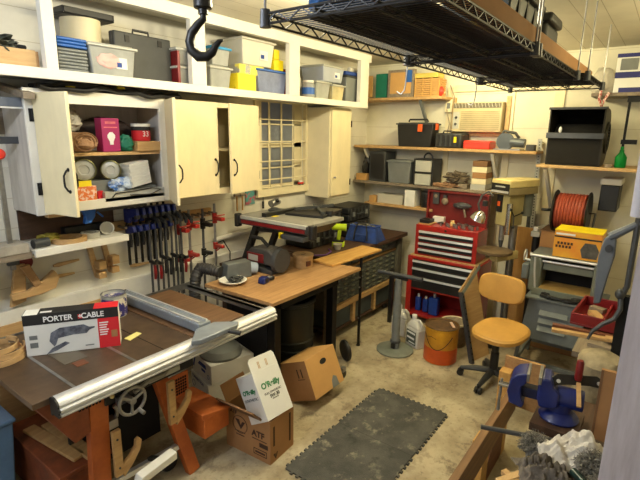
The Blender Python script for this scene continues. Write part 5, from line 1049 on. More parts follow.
# ------------------------------------------------------------------ leaning angle iron frame and panel
t = thing('plywood_sheet', 'pale plywood panel leaning beside the drill press', 'panel', (4.07, 1.23, 0), rot=(R(-16), 0, R(-17)))
obj('panel', B().prism([(0.0, 0.0), (0.30, 0.0), (0.30, 0.87), (0.0, 0.68)], 'xz', 0, 0.012), m_plyy, t); obj('panel_edge', B().box(0.30, 0.306, 0, 0.012, 0, 0.87), m_cardd, t)
t = thing('slotted_steel_angle', 'grey slotted steel angle leaning against the plywood panel', 'steel angle', (4.075, 1.205, 0), rot=(R(-16), 0, R(-17)))
b = B(); b.box(-0.03, 0.0, -0.02, -0.016, 0, 0.68); b.box(-0.03, -0.026, -0.02, 0.02, 0, 0.68); obj('angle', b, m_dgrey, t)
hs = B()
for k in range(12): hs.cyl((-0.015, -0.0205, 0.04+k*0.054), (-0.015, -0.022, 0.04+k*0.054), 0.008, n=10)
obj('slot_hole', hs, m_dark, t)
b = B(); b.box(-0.03, 0.30, 0.016, 0.02, 0.60, 0.68) if False else None; b.prism([(-0.03, 0.68), (0.0, 0.66), (0.30, 0.86), (0.30, 0.90)], 'xz', -0.02, -0.015); obj('top_rail', b, m_pgreen, t)
# ------------------------------------------------------------------ chair
t = thing('swivel_chair', 'tan yellow vinyl swivel chair with black star base', 'chair', (3.90, 0.98, 0))
def pad(rx, ry, th, n_=40, p=2.6):
    b = B(); prof = []
    rows = [(0.90, 0.0), (1.0, th*0.25), (1.0, th*0.7), (0.93, th*0.95), (0.6, th), (0.02, th)]
    vs = []; fs = []
    for (k, z) in rows:
        for i in range(n_):
            a = 2*PI*i/n_; c, s = math.cos(a), math.sin(a)
            vs.append((math.copysign(abs(c)**(2/p), c)*rx*k, math.copysign(abs(s)**(2/p), s)*ry*k, z))
    for j in range(len(rows)-1):
        for i in range(n_): fs.append((j*n_+i, j*n_+(i+1) % n_, (j+1)*n_+(i+1) % n_, (j+1)*n_+i))
    fs.append(tuple(range(n_-1, -1, -1))); fs.append(tuple((len(rows)-1)*n_+i for i in range(n_)))
    b._add(vs, fs); return b
o = obj('seat', pad(0.235, 0.205, 0.06), m_tyel, t); o.location = (-0.14, -0.07, 0.485); o.rotation_euler = (0, R(-3), R(-10))
o = obj('backrest', pad(0.12, 0.20, 0.05, p=3.4), m_tyel, t); o.location = (0.16, 0.03, 0.79); o.rotation_euler = (0, R(-82), R(-6))
obj('back_post', B().tube([(-0.02, 0, 0.46), (0.14, 0.01, 0.46), (0.20, 0.02, 0.50), (0.20, 0.03, 0.80)], 0.012, 8), m_dgrey, t)
obj('gas_column', B().lathe([(0.035, 0.08), (0.035, 0.28), (0.028, 0.285), (0.028, 0.46)], Matrix.Translation((-0.05, -0.02, 0)), 18), m_black, t)
obj('seat_plate', B().box(-0.18, 0.05, -0.10, 0.06, 0.455, 0.49), m_dgrey, t, bev=0.004)
for k in range(5):
    a = 0.5+k*2*PI/5; ex, ey = -0.05+0.27*math.cos(a), -0.02+0.27*math.sin(a)
    l = obj('base_arm', B().tube([(-0.05, -0.02, 0.11), (-0.05+0.15*math.cos(a), -0.02+0.15*math.sin(a), 0.095), (ex, ey, 0.07)], [0.032, 0.026, 0.018], 8), m_char, t)
    cs_ = B(); 
    for s in (-1, 1): cs_.cyl((ex-s*0.006*math.sin(a), ey+s*0.006*math.cos(a), 0.03), (ex-s*0.026*math.sin(a), ey+s*0.026*math.cos(a), 0.03), 0.029, n=16)
    cs_.cyl((ex, ey, 0.04), (ex, ey, 0.075), 0.009, n=8); obj('caster', cs_, m_black, l)
# ------------------------------------------------------------------ drill press
t = thing('drill_press', 'floor drill press with a cream belt cover and round table', 'drill press', (4.64, 1.20, 0), R(-25))
t.scale = (0.94, 0.94, 1.03)
obj('base', B().box(-0.14, 0.26, -0.10, 0.10, 0.0, 0.05), m_dgrey, t, bev=0.008); obj('column', B().cyl((0.14, 0, 0.05), (0.14, 0, 1.5), 0.038, n=22), m_steel, t)
b = B(); b.prism([(-0.12, -0.115), (-0.04, -0.135), (0.30, -0.12), (0.38, -0.07), (0.38, 0.07), (0.30, 0.12), (-0.04, 0.135), (-0.12, 0.115)], 'xy', 1.565, 1.635); obj('belt_cover', b, m_brass, t, bev=0.01)
b = B(); b.prism([(-0.12, -0.115), (-0.04, -0.135), (0.30, -0.12), (0.30, 0.12), (-0.04, 0.135), (-0.12, 0.115)], 'xy', 1.50, 1.563); obj('cover_base', b, mat('dark beige enamel', (150, 136, 96), 0.5), t, bev=0.004)
k = obj('name_plate', B().box(-0.124, -0.118, -0.11, 0.11, 1.51, 1.60), m_black, t); obj('silver_strip', B().box(-0.127, -0.124, -0.105, 0.105, 1.515, 1.535), m_alu, k); obj('plate_lettering', B().box(-0.126, -0.124, -0.06, 0.06, 1.565, 1.578), m_lgrey, k)
obj('head', B().box(-0.07, 0.17, -0.075, 0.075, 1.20, 1.50), mat('greenish beige enamel', (170, 158, 110), 0.5), t, bev=0.015)
obj('switch_plate', B().box(-0.078, -0.07, -0.005, 0.065, 1.33, 1.49), m_black, t); obj('orange_switch', B().box(-0.092, -0.078, 0.015, 0.045, 1.385, 1.43), m_orng, t, bev=0.004)
obj('quill', B().cyl((-0.02, 0.01, 1.06), (-0.02, 0.01, 1.2), 0.028, n=18), m_steel, t); obj('chuck', B().cyl((-0.02, 0.01, 0.99), (-0.02, 0.01, 1.06), 0.016, 0.026, 16), m_dgrey, t)
obj('depth_column', B().cyl((-0.06, -0.085, 1.13), (-0.06, -0.085, 1.42), 0.027, n=18), m_chrome, t)
fh = B()
for a in (0.3, 2.4, 4.5): fh.cyl((-0.0, -0.10, 1.30), (0.1*math.cos(a), -0.12, 1.30+0.1*math.sin(a)), 0.006, n=8); fh.blob((0.1*math.cos(a), -0.12, 1.30+0.1*math.sin(a)), (0.014, 0.014, 0.014), 2)
obj('feed_handle', fh, m_black, t)
obj('motor', B().cyl((0.28, 0, 1.28), (0.28, 0, 1.49), 0.075, n=22), m_pgreen, t)
tb = B().lathe([(0.172, 0.945), (0.177, 0.95), (0.177, 0.972), (0.17, 0.975), (0, 0.975)], Matrix.Translation((-0.11, 0.0, 0)), 40); obj('round_table', tb, mat('old brown iron', (120, 100, 74), 0.5, metal=0.3), t)
obj('table_arm', B().box(-0.12, 0.20, -0.05, 0.05, 0.86, 0.945), m_brass, t, bev=0.01); obj('crank', B().tube([(0.14, 0.05, 0.9), (0.14, 0.12, 0.9), (0.1, 0.14, 0.84)], 0.008), m_dgrey, t)
obj('rack', B().box(0.10, 0.106, -0.012, 0.012, 0.3, 1.2), m_steel, t)
t = thing('wooden_upright', 'orange pine upright standing between chest and drill press', 'post', (4.72, 1.555, 0)); obj('post', B().box(-0.02, 0.02, -0.03, 0.03, 0, 1.46), m_pinez, t, bev=0.003)
t.location = (5.18, 1.55, 0)
t = thing('work_lamp', 'chrome bowl work lamp clamped left of the drill press', 'lamp', (4.50, 1.41, 1.32))
obj('shade', B().lathe([(0.028, 0.05), (0.06, 0.02), (0.075, -0.04), (0.07, -0.04), (0.05, 0.015), (0.0, 0.03)], Matrix.Rotation(R(25), 4, 'X'), 24), m_chrome, t); obj('gooseneck', B().tube([(0, 0, 0.05), (0.0, 0.02, 0.12), (0.03, 0.0, 0.2), (0.06, -0.05, 0.24), (0.05, -0.1, 0.2)], 0.010, 8), m_dgrey, t)
obj('clamp', B().box(-0.0, 0.05, -0.06, -0.02, 0.1, 0.15), m_black, t)
t = thing('wall_outlet', 'grey wall outlet box right of the drill press', 'outlet', (5.28, 1.10, 1.22)); obj('cover_plate', B().box(-0.03, 0, -0.04, 0.04, -0.09, 0.09), m_dgrey, t, bev=0.004); so = B(); so.cyl((-0.03, 0, 0.04), (-0.033, 0, 0.04), 0.022); so.cyl((-0.03, 0, -0.04), (-0.033, 0, -0.04), 0.022); obj('socket', so, m_char, t)
t = thing('plywood_sheet', 'tan plywood sheet standing against the back wall by the planer', 'panel', (5.2, 1.05, 0.0)); obj('sheet', B().box(-0.01, 0.01, -0.2, 0.22, 0, 1.14), wood('tan sheet', (190, 146, 84), (160, 116, 62), ax=(6, 6, 1)), t); obj('edge_strip', B().box(-0.016, -0.01, 0.2, 0.22, 0, 1.14), m_pinez, t)
t = thing('shelf_standard', 'white perforated metal standard leaning on the back wall', 'metal strip', (5.2, 1.06, 0.86), rot=(R(-1.5), 0, 0)); obj('strip', B().box(-0.008, 0, -0.02, 0.02, 0, 1.2), m_lgrey, t); sl = B()
for k in range(40): sl.box(-0.0095, -0.008, -0.006, 0.006, 0.03+k*0.029, 0.042+k*0.029)
obj('slots', sl, m_char, t); obj('wall_clip', B().box(0, 0.09, -0.02, 0.02, 1.15, 1.17), m_lgrey, t)
# ------------------------------------------------------------------ right side shelves and blower
t = wshelf('pine shelf on the back wall carrying the black blower', 0.2, 1.0, 1.83, x0=4.72, m=m_pine, th=0.025); strut(t, 0.33, 0.045, 0.42, 0.5)
t = wshelf('upper right shelf with the blue and white box', -0.3, 0.66, 2.47, x0=4.95, m=m_greyw); strut(t, -0.1, 0.03, 0.25)
t = thing('blower', 'black squirrel cage furnace blower on the pine shelf', 'blower', (4.76, 0.50, 1.831))
hous = mat('sooty galvanised', (50, 46, 36), 0.5, metal=0.4, var=0.3); 
# scroll side profile in xz, outlet facing -x
sc = [(0.0, 0.51), (0.0, 0.27), (0.02, 0.27), (0.04, 0.0)]+[(0.26+0.24*math.cos(a), 0.25+0.25*math.sin(a)) for a in [R(-80+i*14) for i in range(13)]]
for yy in (0.0, 0.43):
    obj('side_plate', B().prism(sc, 'xz', yy, yy+0.012), hous, t)
b = B(); pts_ = sc[3:]
for i in range(len(pts_)-1): b.bar((pts_[i][0], 0.22, pts_[i][1]), (pts_[i+1][0], 0.22, pts_[i+1][1]), 0.43, 0.006, up=(0, 0, 1)) if False else None
wrap = [(0.04, 0.0)]+[(0.26+0.24*math.cos(a), 0.25+0.25*math.sin(a)) for a in [R(-80+i*14) for i in range(13)]]+[(0.0, 0.51)]
for i in range(len(wrap)-1):
    (a0, b0), (a1, b1) = wrap[i], wrap[i+1]; dx, dz = a1-a0, b1-b0; L_ = math.hypot(dx, dz) or 1; nx, nz = dz/L_*0.006, -dx/L_*0.006
    b.prism([(a0, b0), (a1, b1), (a1-nx, b1-nz), (a0-nx, b0-nz)], 'xz', 0.012, 0.43)
obj('scroll_wrap', b, hous, t)
obj('outlet_lip', B().box(-0.012, 0.03, -0.01, 0.452, 0.24, 0.29), m_dgrey, t, bev=0.003); obj('outlet_top_lip', B().box(-0.012, 0.02, -0.01, 0.452, 0.49, 0.512), m_dgrey, t, bev=0.003)
obj('lower_panel', B().prism([(0.02, 0.24), (0.028, 0.24), (0.048, 0.01), (0.04, 0.01)], 'xz', 0.012, 0.43), m_dark, t)
ri = B(); ri.ring((0.26, -0.004, 0.25), (0, 1, 0), 0.13, 0.014, 30, 8); obj('intake_ring', ri, hous, t)
wh = B(); wh.cyl((0.26, 0.03, 0.25), (0.26, 0.41, 0.25), 0.12, n=24); obj('fan_wheel', wh, m_dark, t)
fb = B()
for k in range(24):
    a = k*PI/12; fb.box(-0.003, 0.003, -0.01, 0.03, 0.10, 0.126, Matrix.Translation((0.26, 0, 0.25)) @ Matrix.Rotation(a, 4, 'Y'))
obj('fan_blades', fb, m_dgrey, t)
obj('white_knob', B().blob((-0.0, 0.34, 0.315), (0.014, 0.014, 0.03), 2), m_whiteink, t)
t = thing('spray_bottle', 'translucent green spray bottle beside the blower', 'bottle', (4.86, 0.35, 1.831)); obj('body', B().lathe([(0.04, 0), (0.045, 0.01), (0.045, 0.09), (0.018, 0.13), (0.018, 0.15)], n=20), m_green, t); obj('nozzle', B().box(-0.035, 0.02, -0.012, 0.012, 0.15, 0.18), m_green, t, bev=0.004)
single('tin_lid', B().lathe([(0.03, 0), (0.03, 0.03)], n=16), m_greyw, 'small brown tin between the blower and green bottle', 'tin', (4.80, 0.43, 1.831))
t = carton('storage_box', 'white and blue striped box on the upper right shelf', 'box', 4.98, 5.2, 0.22, 0.50, 2.471, 2.79, m_paper)
m_nav = mat('navy ink', (26, 30, 110), 0.5)
obj('blue_lid', B().box(-0.112, 0.112, -0.142, 0.142, 0.29, 0.322), m_nav, t); obj('blue_stripe', B().box(-0.112, -0.11, -0.141, 0.141, 0.12, 0.17), m_nav, t); obj('blue_base', B().box(-0.112, -0.11, -0.141, 0.10, 0.0, 0.04), m_nav, t); obj('printed_picture', B().box(-0.112, -0.11, -0.02, 0.11, 0.185, 0.28), m_grey, t); obj('blue_side', B().box(-0.10, 0.10, -0.1415, -0.14, 0.0, 0.3), m_nav, t)
single('paper_bag', B().blob((0, 0, 0.1), (0.08, 0.1, 0.13), 3, 0.25, 2, 3, flat=0.8), m_bag, 'pale crumpled bag behind the striped box, left side', 'bag', (5.15, 0.60, 2.475))
single('striped_rope', B().tube([(4.93, 0.52, 2.47), (4.925, 0.55, 2.40), (4.93, 0.56, 2.34), (4.925, 0.59, 2.42), (4.93, 0.58, 2.5)], 0.012, 8), mat('red white rope', (226, 200, 190), 0.7, c2=(160, 40, 40), scale=60, thr=(0.48, 0.52)), 'red and white rope hanging off the upper right shelf', 'rope')
t = thing('bar_clamp', 'black bar clamp hanging below the upper right shelf', 'clamp', (5.0, 0.36, 1.95)); obj('bar', B().box(-0.01, 0.01, -0.01, 0.01, 0.0, 0.50), m_blackm, t); obj('fixed_jaw', B().box(-0.02, 0.02, -0.08, 0.02, 0.44, 0.49), m_blackm, t); obj('sliding_jaw', B().box(-0.02, 0.02, -0.1, 0.02, 0.08, 0.12), m_blackm, t)
t = thing('wall_charger', 'white-topped black box hanging on the back wall right of the cord reel', 'charger', (5.05, 0.42, 1.42)); obj('body', B().box(-0.05, 0.24, -0.09, 0.06, 0, 0.24), m_black, t, bev=0.008); obj('white_top', B().box(-0.055, 0.24, -0.10, 0.07, 0.24, 0.30), m_white, t, bev=0.01)
# ------------------------------------------------------------------ planer on its stand
t = thing('planer_stand', 'blue grey louvred steel stand under the planer', 'stand', (4.45, 0.56, 0))
b = B(); b.taper((-0.26, 0.26, -0.33, 0.30), (-0.22, 0.24, -0.28, 0.26), 0.34, 0.70); obj('housing', b, m_sgreen, t, bev=0.004)
obj('stand_top', B().box(-0.25, 0.27, -0.31, 0.29, 0.70, 0.72), m_sgreen, t, bev=0.003)
lv = B()
for k in range(3): lv.prism([(-0.262+k*0.008, 0.44+k*0.07), (-0.285+k*0.008, 0.44+k*0.07), (-0.252+k*0.008, 0.475+k*0.07)], 'xz', -0.06, 0.16)
obj('louvre', lv, m_sgreen, t)
for sx, sy in ((-1, -1), (-1, 1), (1, -1), (1, 1)):
    l = obj('leg', B().bar((sx*0.27, sy*0.33-0.015, 0.0), (sx*0.25, sy*0.30-0.015, 0.36), 0.04, 0.03, up=(0, 1, 0)), m_sgreen, t, bev=0.003)
b = B(); b.box(-0.28, -0.25, -0.34, 0.31, 0.10, 0.14); b.box(0.25, 0.28, -0.34, 0.31, 0.10, 0.14); b.box(-0.27, 0.27, 0.29, 0.31, 0.10, 0.14); obj('lower_rail', b, m_sgreen, t)
t = thing('thickness_planer', 'grey green thickness planer with steel rollers under the yellow box', 'planer', (4.52, 0.58, 0.721))
obj('side_casting', B().box(-0.14, 0.22, -0.26, -0.20, 0, 0.32), m_pgreen, t, bev=0.01); obj('side_casting', B().box(-0.14, 0.22, 0.20, 0.30, 0, 0.32), m_pgreen, t, bev=0.01)
obj('head_casting', B().box(-0.10, 0.20, -0.20, 0.20, 0.20, 0.27), m_pgreen, t, bev=0.008); obj('top_plate', B().box(-0.14, 0.22, -0.26, 0.30, 0.32, 0.338), m_sgreen, t, bev=0.003)
obj('back_panel', B().box(0.10, 0.2, -0.2, 0.2, 0.02, 0.32), m_dark, t); obj('bed', B().box(-0.22, 0.20, -0.20, 0.20, 0.0, 0.05), mat('ochre bed', (170, 140, 84), 0.5), t, bev=0.003); obj('front_rail', B().box(-0.235, -0.22, -0.24, 0.24, 0.0, 0.06), m_pgreen, t)
b = B(); b.cyl((-0.12, -0.2, 0.285), (-0.12, 0.2, 0.285), 0.012); b.cyl((-0.16, -0.24, 0.335), (-0.16, 0.3, 0.335), 0.012); obj('roller', b, m_alu, t)
hw = B(); hw.cyl((-0.06, 0.30, 0.26), (-0.06, 0.36, 0.26), 0.01); hw.ring((-0.06, 0.36, 0.30), (0, 1, 0), 0.05, 0.007, 20, 6); obj('crank_wheel', hw, m_alu, t)
gp = B(); gp.box(-0.16, 0.0, 0.30, 0.36, 0.1, 0.24); obj('gearbox', gp, m_sgreen, t, bev=0.012); obj('chain_bracket', B().tube([(-0.2, 0.25, 0.33), (-0.21, 0.24, 0.2), (-0.22, 0.22, 0.06)], 0.008), m_alu, t)
lk = B(); lk.cyl((-0.2, 0.33, 0.08), (-0.24, 0.33, 0.08), 0.016); lk.cyl((-0.14, 0.33, 0.06), (-0.24, 0.3, 0.02), 0.01); obj('lock_knob', lk, m_black, t)
coil('hose', (4.26, 0.58, 0.735), 0.075, 4, 0.013, m_black, 'black hose coil heaped on the stand in front of the planer', 'hose', 0.8, 1.8, 0.06, 5)
t = carton('battery_carton', 'yellow orange carton on top of the planer', 'box', 4.42, 4.70, 0.355, 0.715, 1.061, 1.30, mat('yellow orange print', (222, 172, 48), 0.5, c2=(214, 132, 40), scale=3))
k = obj('top_flap', B().box(-0.142, 0.14, -0.182, 0.182, 0.235, 0.241), m_yellow, t); obj('black_strip', B().box(-0.1425, -0.141, -0.18, 0.18, 0.175, 0.188), m_ink, t); obj('white_strip', B().box(-0.1425, -0.141, 0.02, 0.17, 0.198, 0.215), m_whiteink, t)
obj('printed_picture', B().prism([(-0.16, 0.02), (-0.05, 0.02), (-0.03, 0.09), (-0.06, 0.15), (-0.14, 0.15), (-0.17, 0.09)], 'yz', -0.1425, -0.141), mat('grey print', (90, 88, 86), 0.6, var=0.3, scale=20), t)
text('WELDING', 0.034, (-0.143, 0.11, 0.13), FX, m_brownink, t, bold=0.001) if False else None
pr = B()
for k in range(2):
    for j in range(5): pr.box(-0.1425, -0.141, 0.03+j*0.026+k*0.012, 0.048+j*0.026+k*0.012, 0.115-k*0.03, 0.137-k*0.03)
obj('printed_lettering', pr, m_brownink, t)
# cord reel
t = thing('cord_reel', 'extension cord reel wound with orange cord', 'cord reel', (4.90, 0.68, 1.40))
for yy in (-0.15, 0.13): obj('flange', B().lathe([(0.19, 0), (0.195, 0.008), (0.19, 0.016), (0.05, 0.02), (0, 0.02)], Matrix.Translation((0, yy, 0)) @ Matrix.Rotation(R(-90), 4, 'X'), 36), m_black, t)
rp_ = []
for i in range(9*24): a = 2*PI*i/24; rp_.append((0.155*math.cos(a), -0.118+i*0.24/216, 0.155*math.sin(a)))
obj('wound_cord', B().tube(rp_, 0.0145, 8), m_rope, t); obj('drum', B().cyl((0, -0.13, 0), (0, 0.13, 0), 0.145, n=26), MATS['orange cord jacket'], t)
obj('crank_handle', B().tube([(0, 0.15, 0), (-0.05, 0.2, 0.0), (-0.05, 0.25, 0)], 0.014), m_black, t)
obj('stand_foot', B().tube([(-0.1, -0.2, -0.17), (0.0, -0.2, 0.0), (0, -0.15, 0)], 0.010), m_black, t)
t = thing('storage_crate', 'brown wooden crate carrying the cord reel behind the planer', 'crate', (4.96, 0.66, 0)); obj('body', B().box(-0.15, 0.2, -0.24, 0.24, 0, 1.2), m_card, t); obj('lid', B().box(-0.16, 0.2, -0.25, 0.25, 1.2, 1.206), m_cardd, t)
t = thing('outlet_adaptor', 'white multi-outlet adaptor left of the cord reel', 'outlet', (4.90, 0.96, 1.13)); obj('body', B().box(-0.1, 0.37, -0.05, 0.03, 0, 0.05), m_lgrey, t, bev=0.006); obj('plug', B().box(-0.05, 0.0, -0.02, 0.02, 0.05, 0.09), m_white, t, bev=0.004)
t = thing('black_tube', 'black tube with a white strap standing left of the planer', 'tube', (4.98, 0.97, 0.0)); obj('tube', B().cyl((0, 0, 0), (0, 0, 1.12), 0.035, n=18), m_black, t); obj('strap', B().cyl((0, 0, 0.92), (0, 0, 0.94), 0.037, n=18), m_whiteink, t)
# ------------------------------------------------------------------ jointed steel arm and bench at the right
t = JA = thing('jointed_arm', 'blue grey jointed metal arm with a curved lever at the right', 'lever arm', (2.95, 0.17, 0))
b = B(); b.prism([(0.035, 1.18), (0.075, 1.17), (0.085, 1.30), (0.09, 1.45), (0.07, 1.55), (0.035, 1.58), (0.0, 1.55), (-0.005, 1.46), (0.015, 1.34)], 'yz', -0.02, 0.02); obj('main_arm', b, m_bgrey, t, bev=0.008)
obj('pivot', B().cyl((-0.03, 0.035, 1.50), (0.03, 0.035, 1.50), 0.022, n=20), m_dgrey, t)
b = B(); b.tube([(0.0, 0.04, 1.56), (0, -0.04, 1.61), (0, -0.12, 1.66)], [0.028, 0.022, 0.018], 10); obj('upper_arm', b, m_bgrey, t)
b = B(); b.tube([(0, -0.10, 1.68), (0, -0.10, 1.3), (0.0, -0.08, 1.24)], [0.02, 0.018, 0.018], 10); obj('rear_rod', b, m_dgrey, t)
b = B(); b.tube([(0.0, -0.075, 1.24), (-0.02, -0.085, 1.17), (-0.03, -0.06, 1.11), (-0.04, -0.0, 1.07), (-0.05, 0.05, 1.02), (-0.06, 0.07, 0.97)], [0.018, 0.017, 0.015, 0.014, 0.012, 0.009], 10); obj('curved_lever', b, m_dgrey, t)
obj('hub', B().blob((0.0, -0.07, 1.25), (0.03, 0.032, 0.032), 3), m_dgrey, t)
obj('stem', B().box(0.0, 0.05, -0.13, -0.07, 0.0, 1.24), m_dark, t)
JA.scale = (1, 0.82, 1)
t = thing('side_bench', 'low cluttered bench top at the right edge of the room', 'bench', (3.45, -0.25, 0))
obj('bench_top', B().box(-0.32, 0.62, -0.45, 0.57, 0.74, 0.775), m_greyw, t)
for sx in (-0.25, 0.56):
    for sy in (-0.4, 0.3): obj('leg', B().box(sx-0.03, sx+0.03, sy-0.03, sy+0.03, 0, 0.74), m_greyw, t)
t = thing('parts_tray', 'dark red wooden tray holding wood offcuts on the side bench', 'tray', (3.77, 0.20, 0.80), R(-3))
b = B(); b.shell(-0.24, 0.24, -0.19, 0.19, 0, 0.085, 0.014); obj('tray', b, m_dred, t, bev=0.003); obj('divider', B().box(-0.22, 0.22, -0.006, 0.006, 0.014, 0.06), m_dred, t)
for i, (x, y, z, l, rz, m, lab) in enumerate([(3.72, 0.26, 0.835, 0.16, 0.5, m_plyy, 'pale offcut in the red tray, left one'), (3.80, 0.12, 0.835, 0.14, -0.2, m_pine, 'pale offcut in the red tray, right one'), (3.88, 0.27, 0.835, 0.1, 1.2, m_greyw, 'grey offcut at the back of the red tray')]):
    single('wood_offcut', B().box(-l/2, l/2, -0.03, 0.03, 0, 0.035), m, lab, 'wood offcut', (x, y, z-0.02), rz=rz, bev=0.002)
for i, (x, y, z, l, w, rz, m, lab) in enumerate([(3.50, 0.20, 0.776, 0.60, 0.04, R(96), m_mahog, 'reddish strip of wood in front of the red tray'), (3.42, 0.24, 0.776, 0.50, 0.045, R(100), m_plyy, 'long pale pointed strip on the side bench'), (3.40, 0.02, 0.80, 0.3, 0.06, R(95), m_plyy, 'short pale board lying on the long pale strip'), (3.28, 0.08, 0.776, 0.35, 0.05, R(85), m_greyw, 'grey wood strip at the front of the side bench')]):
    single('wood_strip', B().box(-l/2, l/2, -w/2, w/2, 0, 0.022), m, lab, 'wood strip', (x, y, z), rz=rz, bev=0.002)
cv = B(); cv.lathe([(0.11, 0), (0.115, 0.1), (0.11, 0.4), (0.12, 0.6), (0.12, 0.8), (0.115, 0.90), (0.10, 0.93), (0.06, 0.95), (0.0, 0.955)], n=30)
for vv in cv.bm.verts:
    q = noise.noise(Vector((vv.co.x*9, vv.co.y*9, vv.co.z*14))); vv.co.x *= 1+0.16*q; vv.co.y *= 1+0.16*q
single('canvas_roll', cv, m_canvas, 'wrinkled beige canvas roll standing upright right of the vise', 'canvas', (2.79, 0.14, 0))
t = thing('brown_board', 'upright brown board beside the near post', 'board', (2.25, 0.05, 0.76)); obj('board', B().box(-0.01, 0.01, -0.10, 0.055, 0, 0.34), m_card, t); obj('edge', B().box(-0.012, -0.01, 0.045, 0.055, 0, 0.34), m_cardd, t)
# vise bench
t = thing('vise_bench', 'heavy timber bench carrying the blue vise at lower right', 'bench', (2.1, -0.1, 0))
obj('bench_top', B().box(-0.6, 0.50, -0.45, 0.36, 0.68, 0.74), m_brown, t)
for sx in (-0.5, 0.4):
    for sy in (-0.4, 0.30): obj('leg', B().box(sx-0.04, sx+0.04, sy-0.04, sy+0.04, 0, 0.68), m_greyw, t)
v = thing('bench_vise', 'large blue bench vise with open jaws at lower right', 'vise', (2.28, 0.30, 0.781), R(98))
v.scale = (0.85, 0.85, 0.85)
single('riser_block', B().box(-0.12, 0.12, -0.1, 0.1, 0, 0.039), m_brown, 'dark timber riser block under the blue vise', 'block', (2.28, 0.25, 0.741))
# local: +x = towards the moving jaw, z up
obj('swivel_base', B().lathe([(0.10, 0), (0.105, 0.01), (0.09, 0.03), (0.06, 0.05), (0.06, 0.10)], Matrix.Translation((-0.06, 0, 0)), 30), m_blue, v)
b = B(); b.cyl((-0.17, 0, 0.13), (0.02, 0, 0.13), 0.058, n=24); obj('body', b, m_blue, v, bev=0.004)
jaw = [(0.0, 0.07), (0.045, 0.07), (0.06, 0.12), (0.06, 0.20), (0.045, 0.245), (0.0, 0.245), (-0.02, 0.20), (-0.05, 0.17), (-0.05, 0.09)]
obj('fixed_jaw', B().prism(jaw, 'xz', -0.075, 0.075), m_blue, v, bev=0.010)
obj('slide_beam', B().box(0.0, 0.17, -0.032, 0.032, 0.085, 0.145), mat('dark blue steel', (24, 32, 70), 0.4), v, bev=0.004)
mj = [(0.13, 0.035), (0.20, 0.05), (0.215, 0.12), (0.20, 0.20), (0.17, 0.235), (0.125, 0.25), (0.12, 0.245), (0.12, 0.19), (0.145, 0.16), (0.14, 0.10), (0.12, 0.06)]
obj('moving_jaw', B().prism(mj, 'xz', -0.075, 0.075), m_blue, v, bev=0.010)
obj('jaw_plate', B().box(0.045, 0.062, -0.078, 0.078, 0.205, 0.252), m_steel, v, bev=0.002); obj('jaw_plate', B().box(0.108, 0.122, -0.078, 0.078, 0.205, 0.252), m_steel, v, bev=0.002)
obj('lead_screw', B().cyl((0.20, 0, 0.115), (0.27, 0, 0.115), 0.016, n=18), m_chrome, v); obj('screw_handle', B().tube([(0.255, 0.0, 0.15), (0.256, 0.01, 0.0), (0.256, 0.015, -0.05)], [0.008, 0.008, 0.010], 10), m_steel, v)
# small things on the vise
t = thing('red_handled_tool', 'black notched tool with a red handle and wooden stick', 'hand tool', (2.33, 0.20, 0.965), R(-60))
obj('plate', B().prism([(-0.09, -0.02), (-0.10, 0.005), (-0.07, 0.025), (0.07, 0.025), (0.10, 0.005), (0.09, -0.02), (0.04, -0.012), (-0.04, -0.012)], 'xy', 0, 0.012, Matrix.Rotation(R(62), 4, 'X') @ Matrix.Scale(1.25, 4)), m_black, t, bev=0.002)
for q in (-0.09, 0.09): obj('rivet', B().cyl((q, -0.018, 0.008), (q, -0.024, 0.010), 0.009, n=10), m_alu, t)
obj('red_handle', B().lathe([(0.014, 0), (0.017, 0.02), (0.016, 0.09), (0.012, 0.10)], Matrix.Translation((0.0, -0.01, 0.015)), 14), m_dred, t)
obj('stick', B().bar((0.0, -0.02, 0.005), (-0.03, -0.12, -0.06), 0.018, 0.012), m_plyy, t)
ZB = 0.741
rag = [((2.03, 0.15), (0.15, 0.10, 0.13), m_cloth, 'large dirty white rag heaped in front of the vise', 3), ((1.84, 0.22), (0.12, 0.11, 0.07), m_greyc, 'grey mottled rag at the near left of the pile', 5), ((1.80, 0.00), (0.13, 0.12, 0.09), m_greyc, 'grey rag at the bottom edge beside the post', 6), ((2.14, -0.08), (0.10, 0.09, 0.10), m_cloth, 'bunched white cloth right beside the near post', 8)]
for (xy, r, m, lab, s) in rag:
    b = B(); N = 44; g_ = []
    for j in range(N+1):
        row = []
        for i in range(N+1):
            u_, v_ = 2*i/N-1, 2*j/N-1; q = noise.noise(Vector((u_*1.3+s, v_*1.3, s*2.1))); q2 = noise.noise(Vector((u_*3.5, v_*3.5+s, s)))
            e = max(0.0, 1-(u_*u_+v_*v_)**1.5*0.6)
            h = r[2]*e*(0.9+0.5*q)+0.016*math.sin(9*u_+7*q+s)*e+0.012*math.sin(13*v_+9*q2)*e
            row.append(((u_+0.18*q)*r[0]*0.9, (v_+0.18*q2)*r[1]*0.9, max(0.004, h)))
        g_.append(row)
    vs = [p for row in g_ for p in row]; fs = [(j*(N+1)+i, j*(N+1)+i+1, (j+1)*(N+1)+i+1, (j+1)*(N+1)+i) for j in range(N) for i in range(N)]
    b._add(vs, fs); o = single('rag', b, m, lab, 'rag', (xy[0], xy[1], ZB), rz=s*0.7)
    md = o.modifiers.new('thickness', 'SOLIDIFY'); md.thickness = 0.003
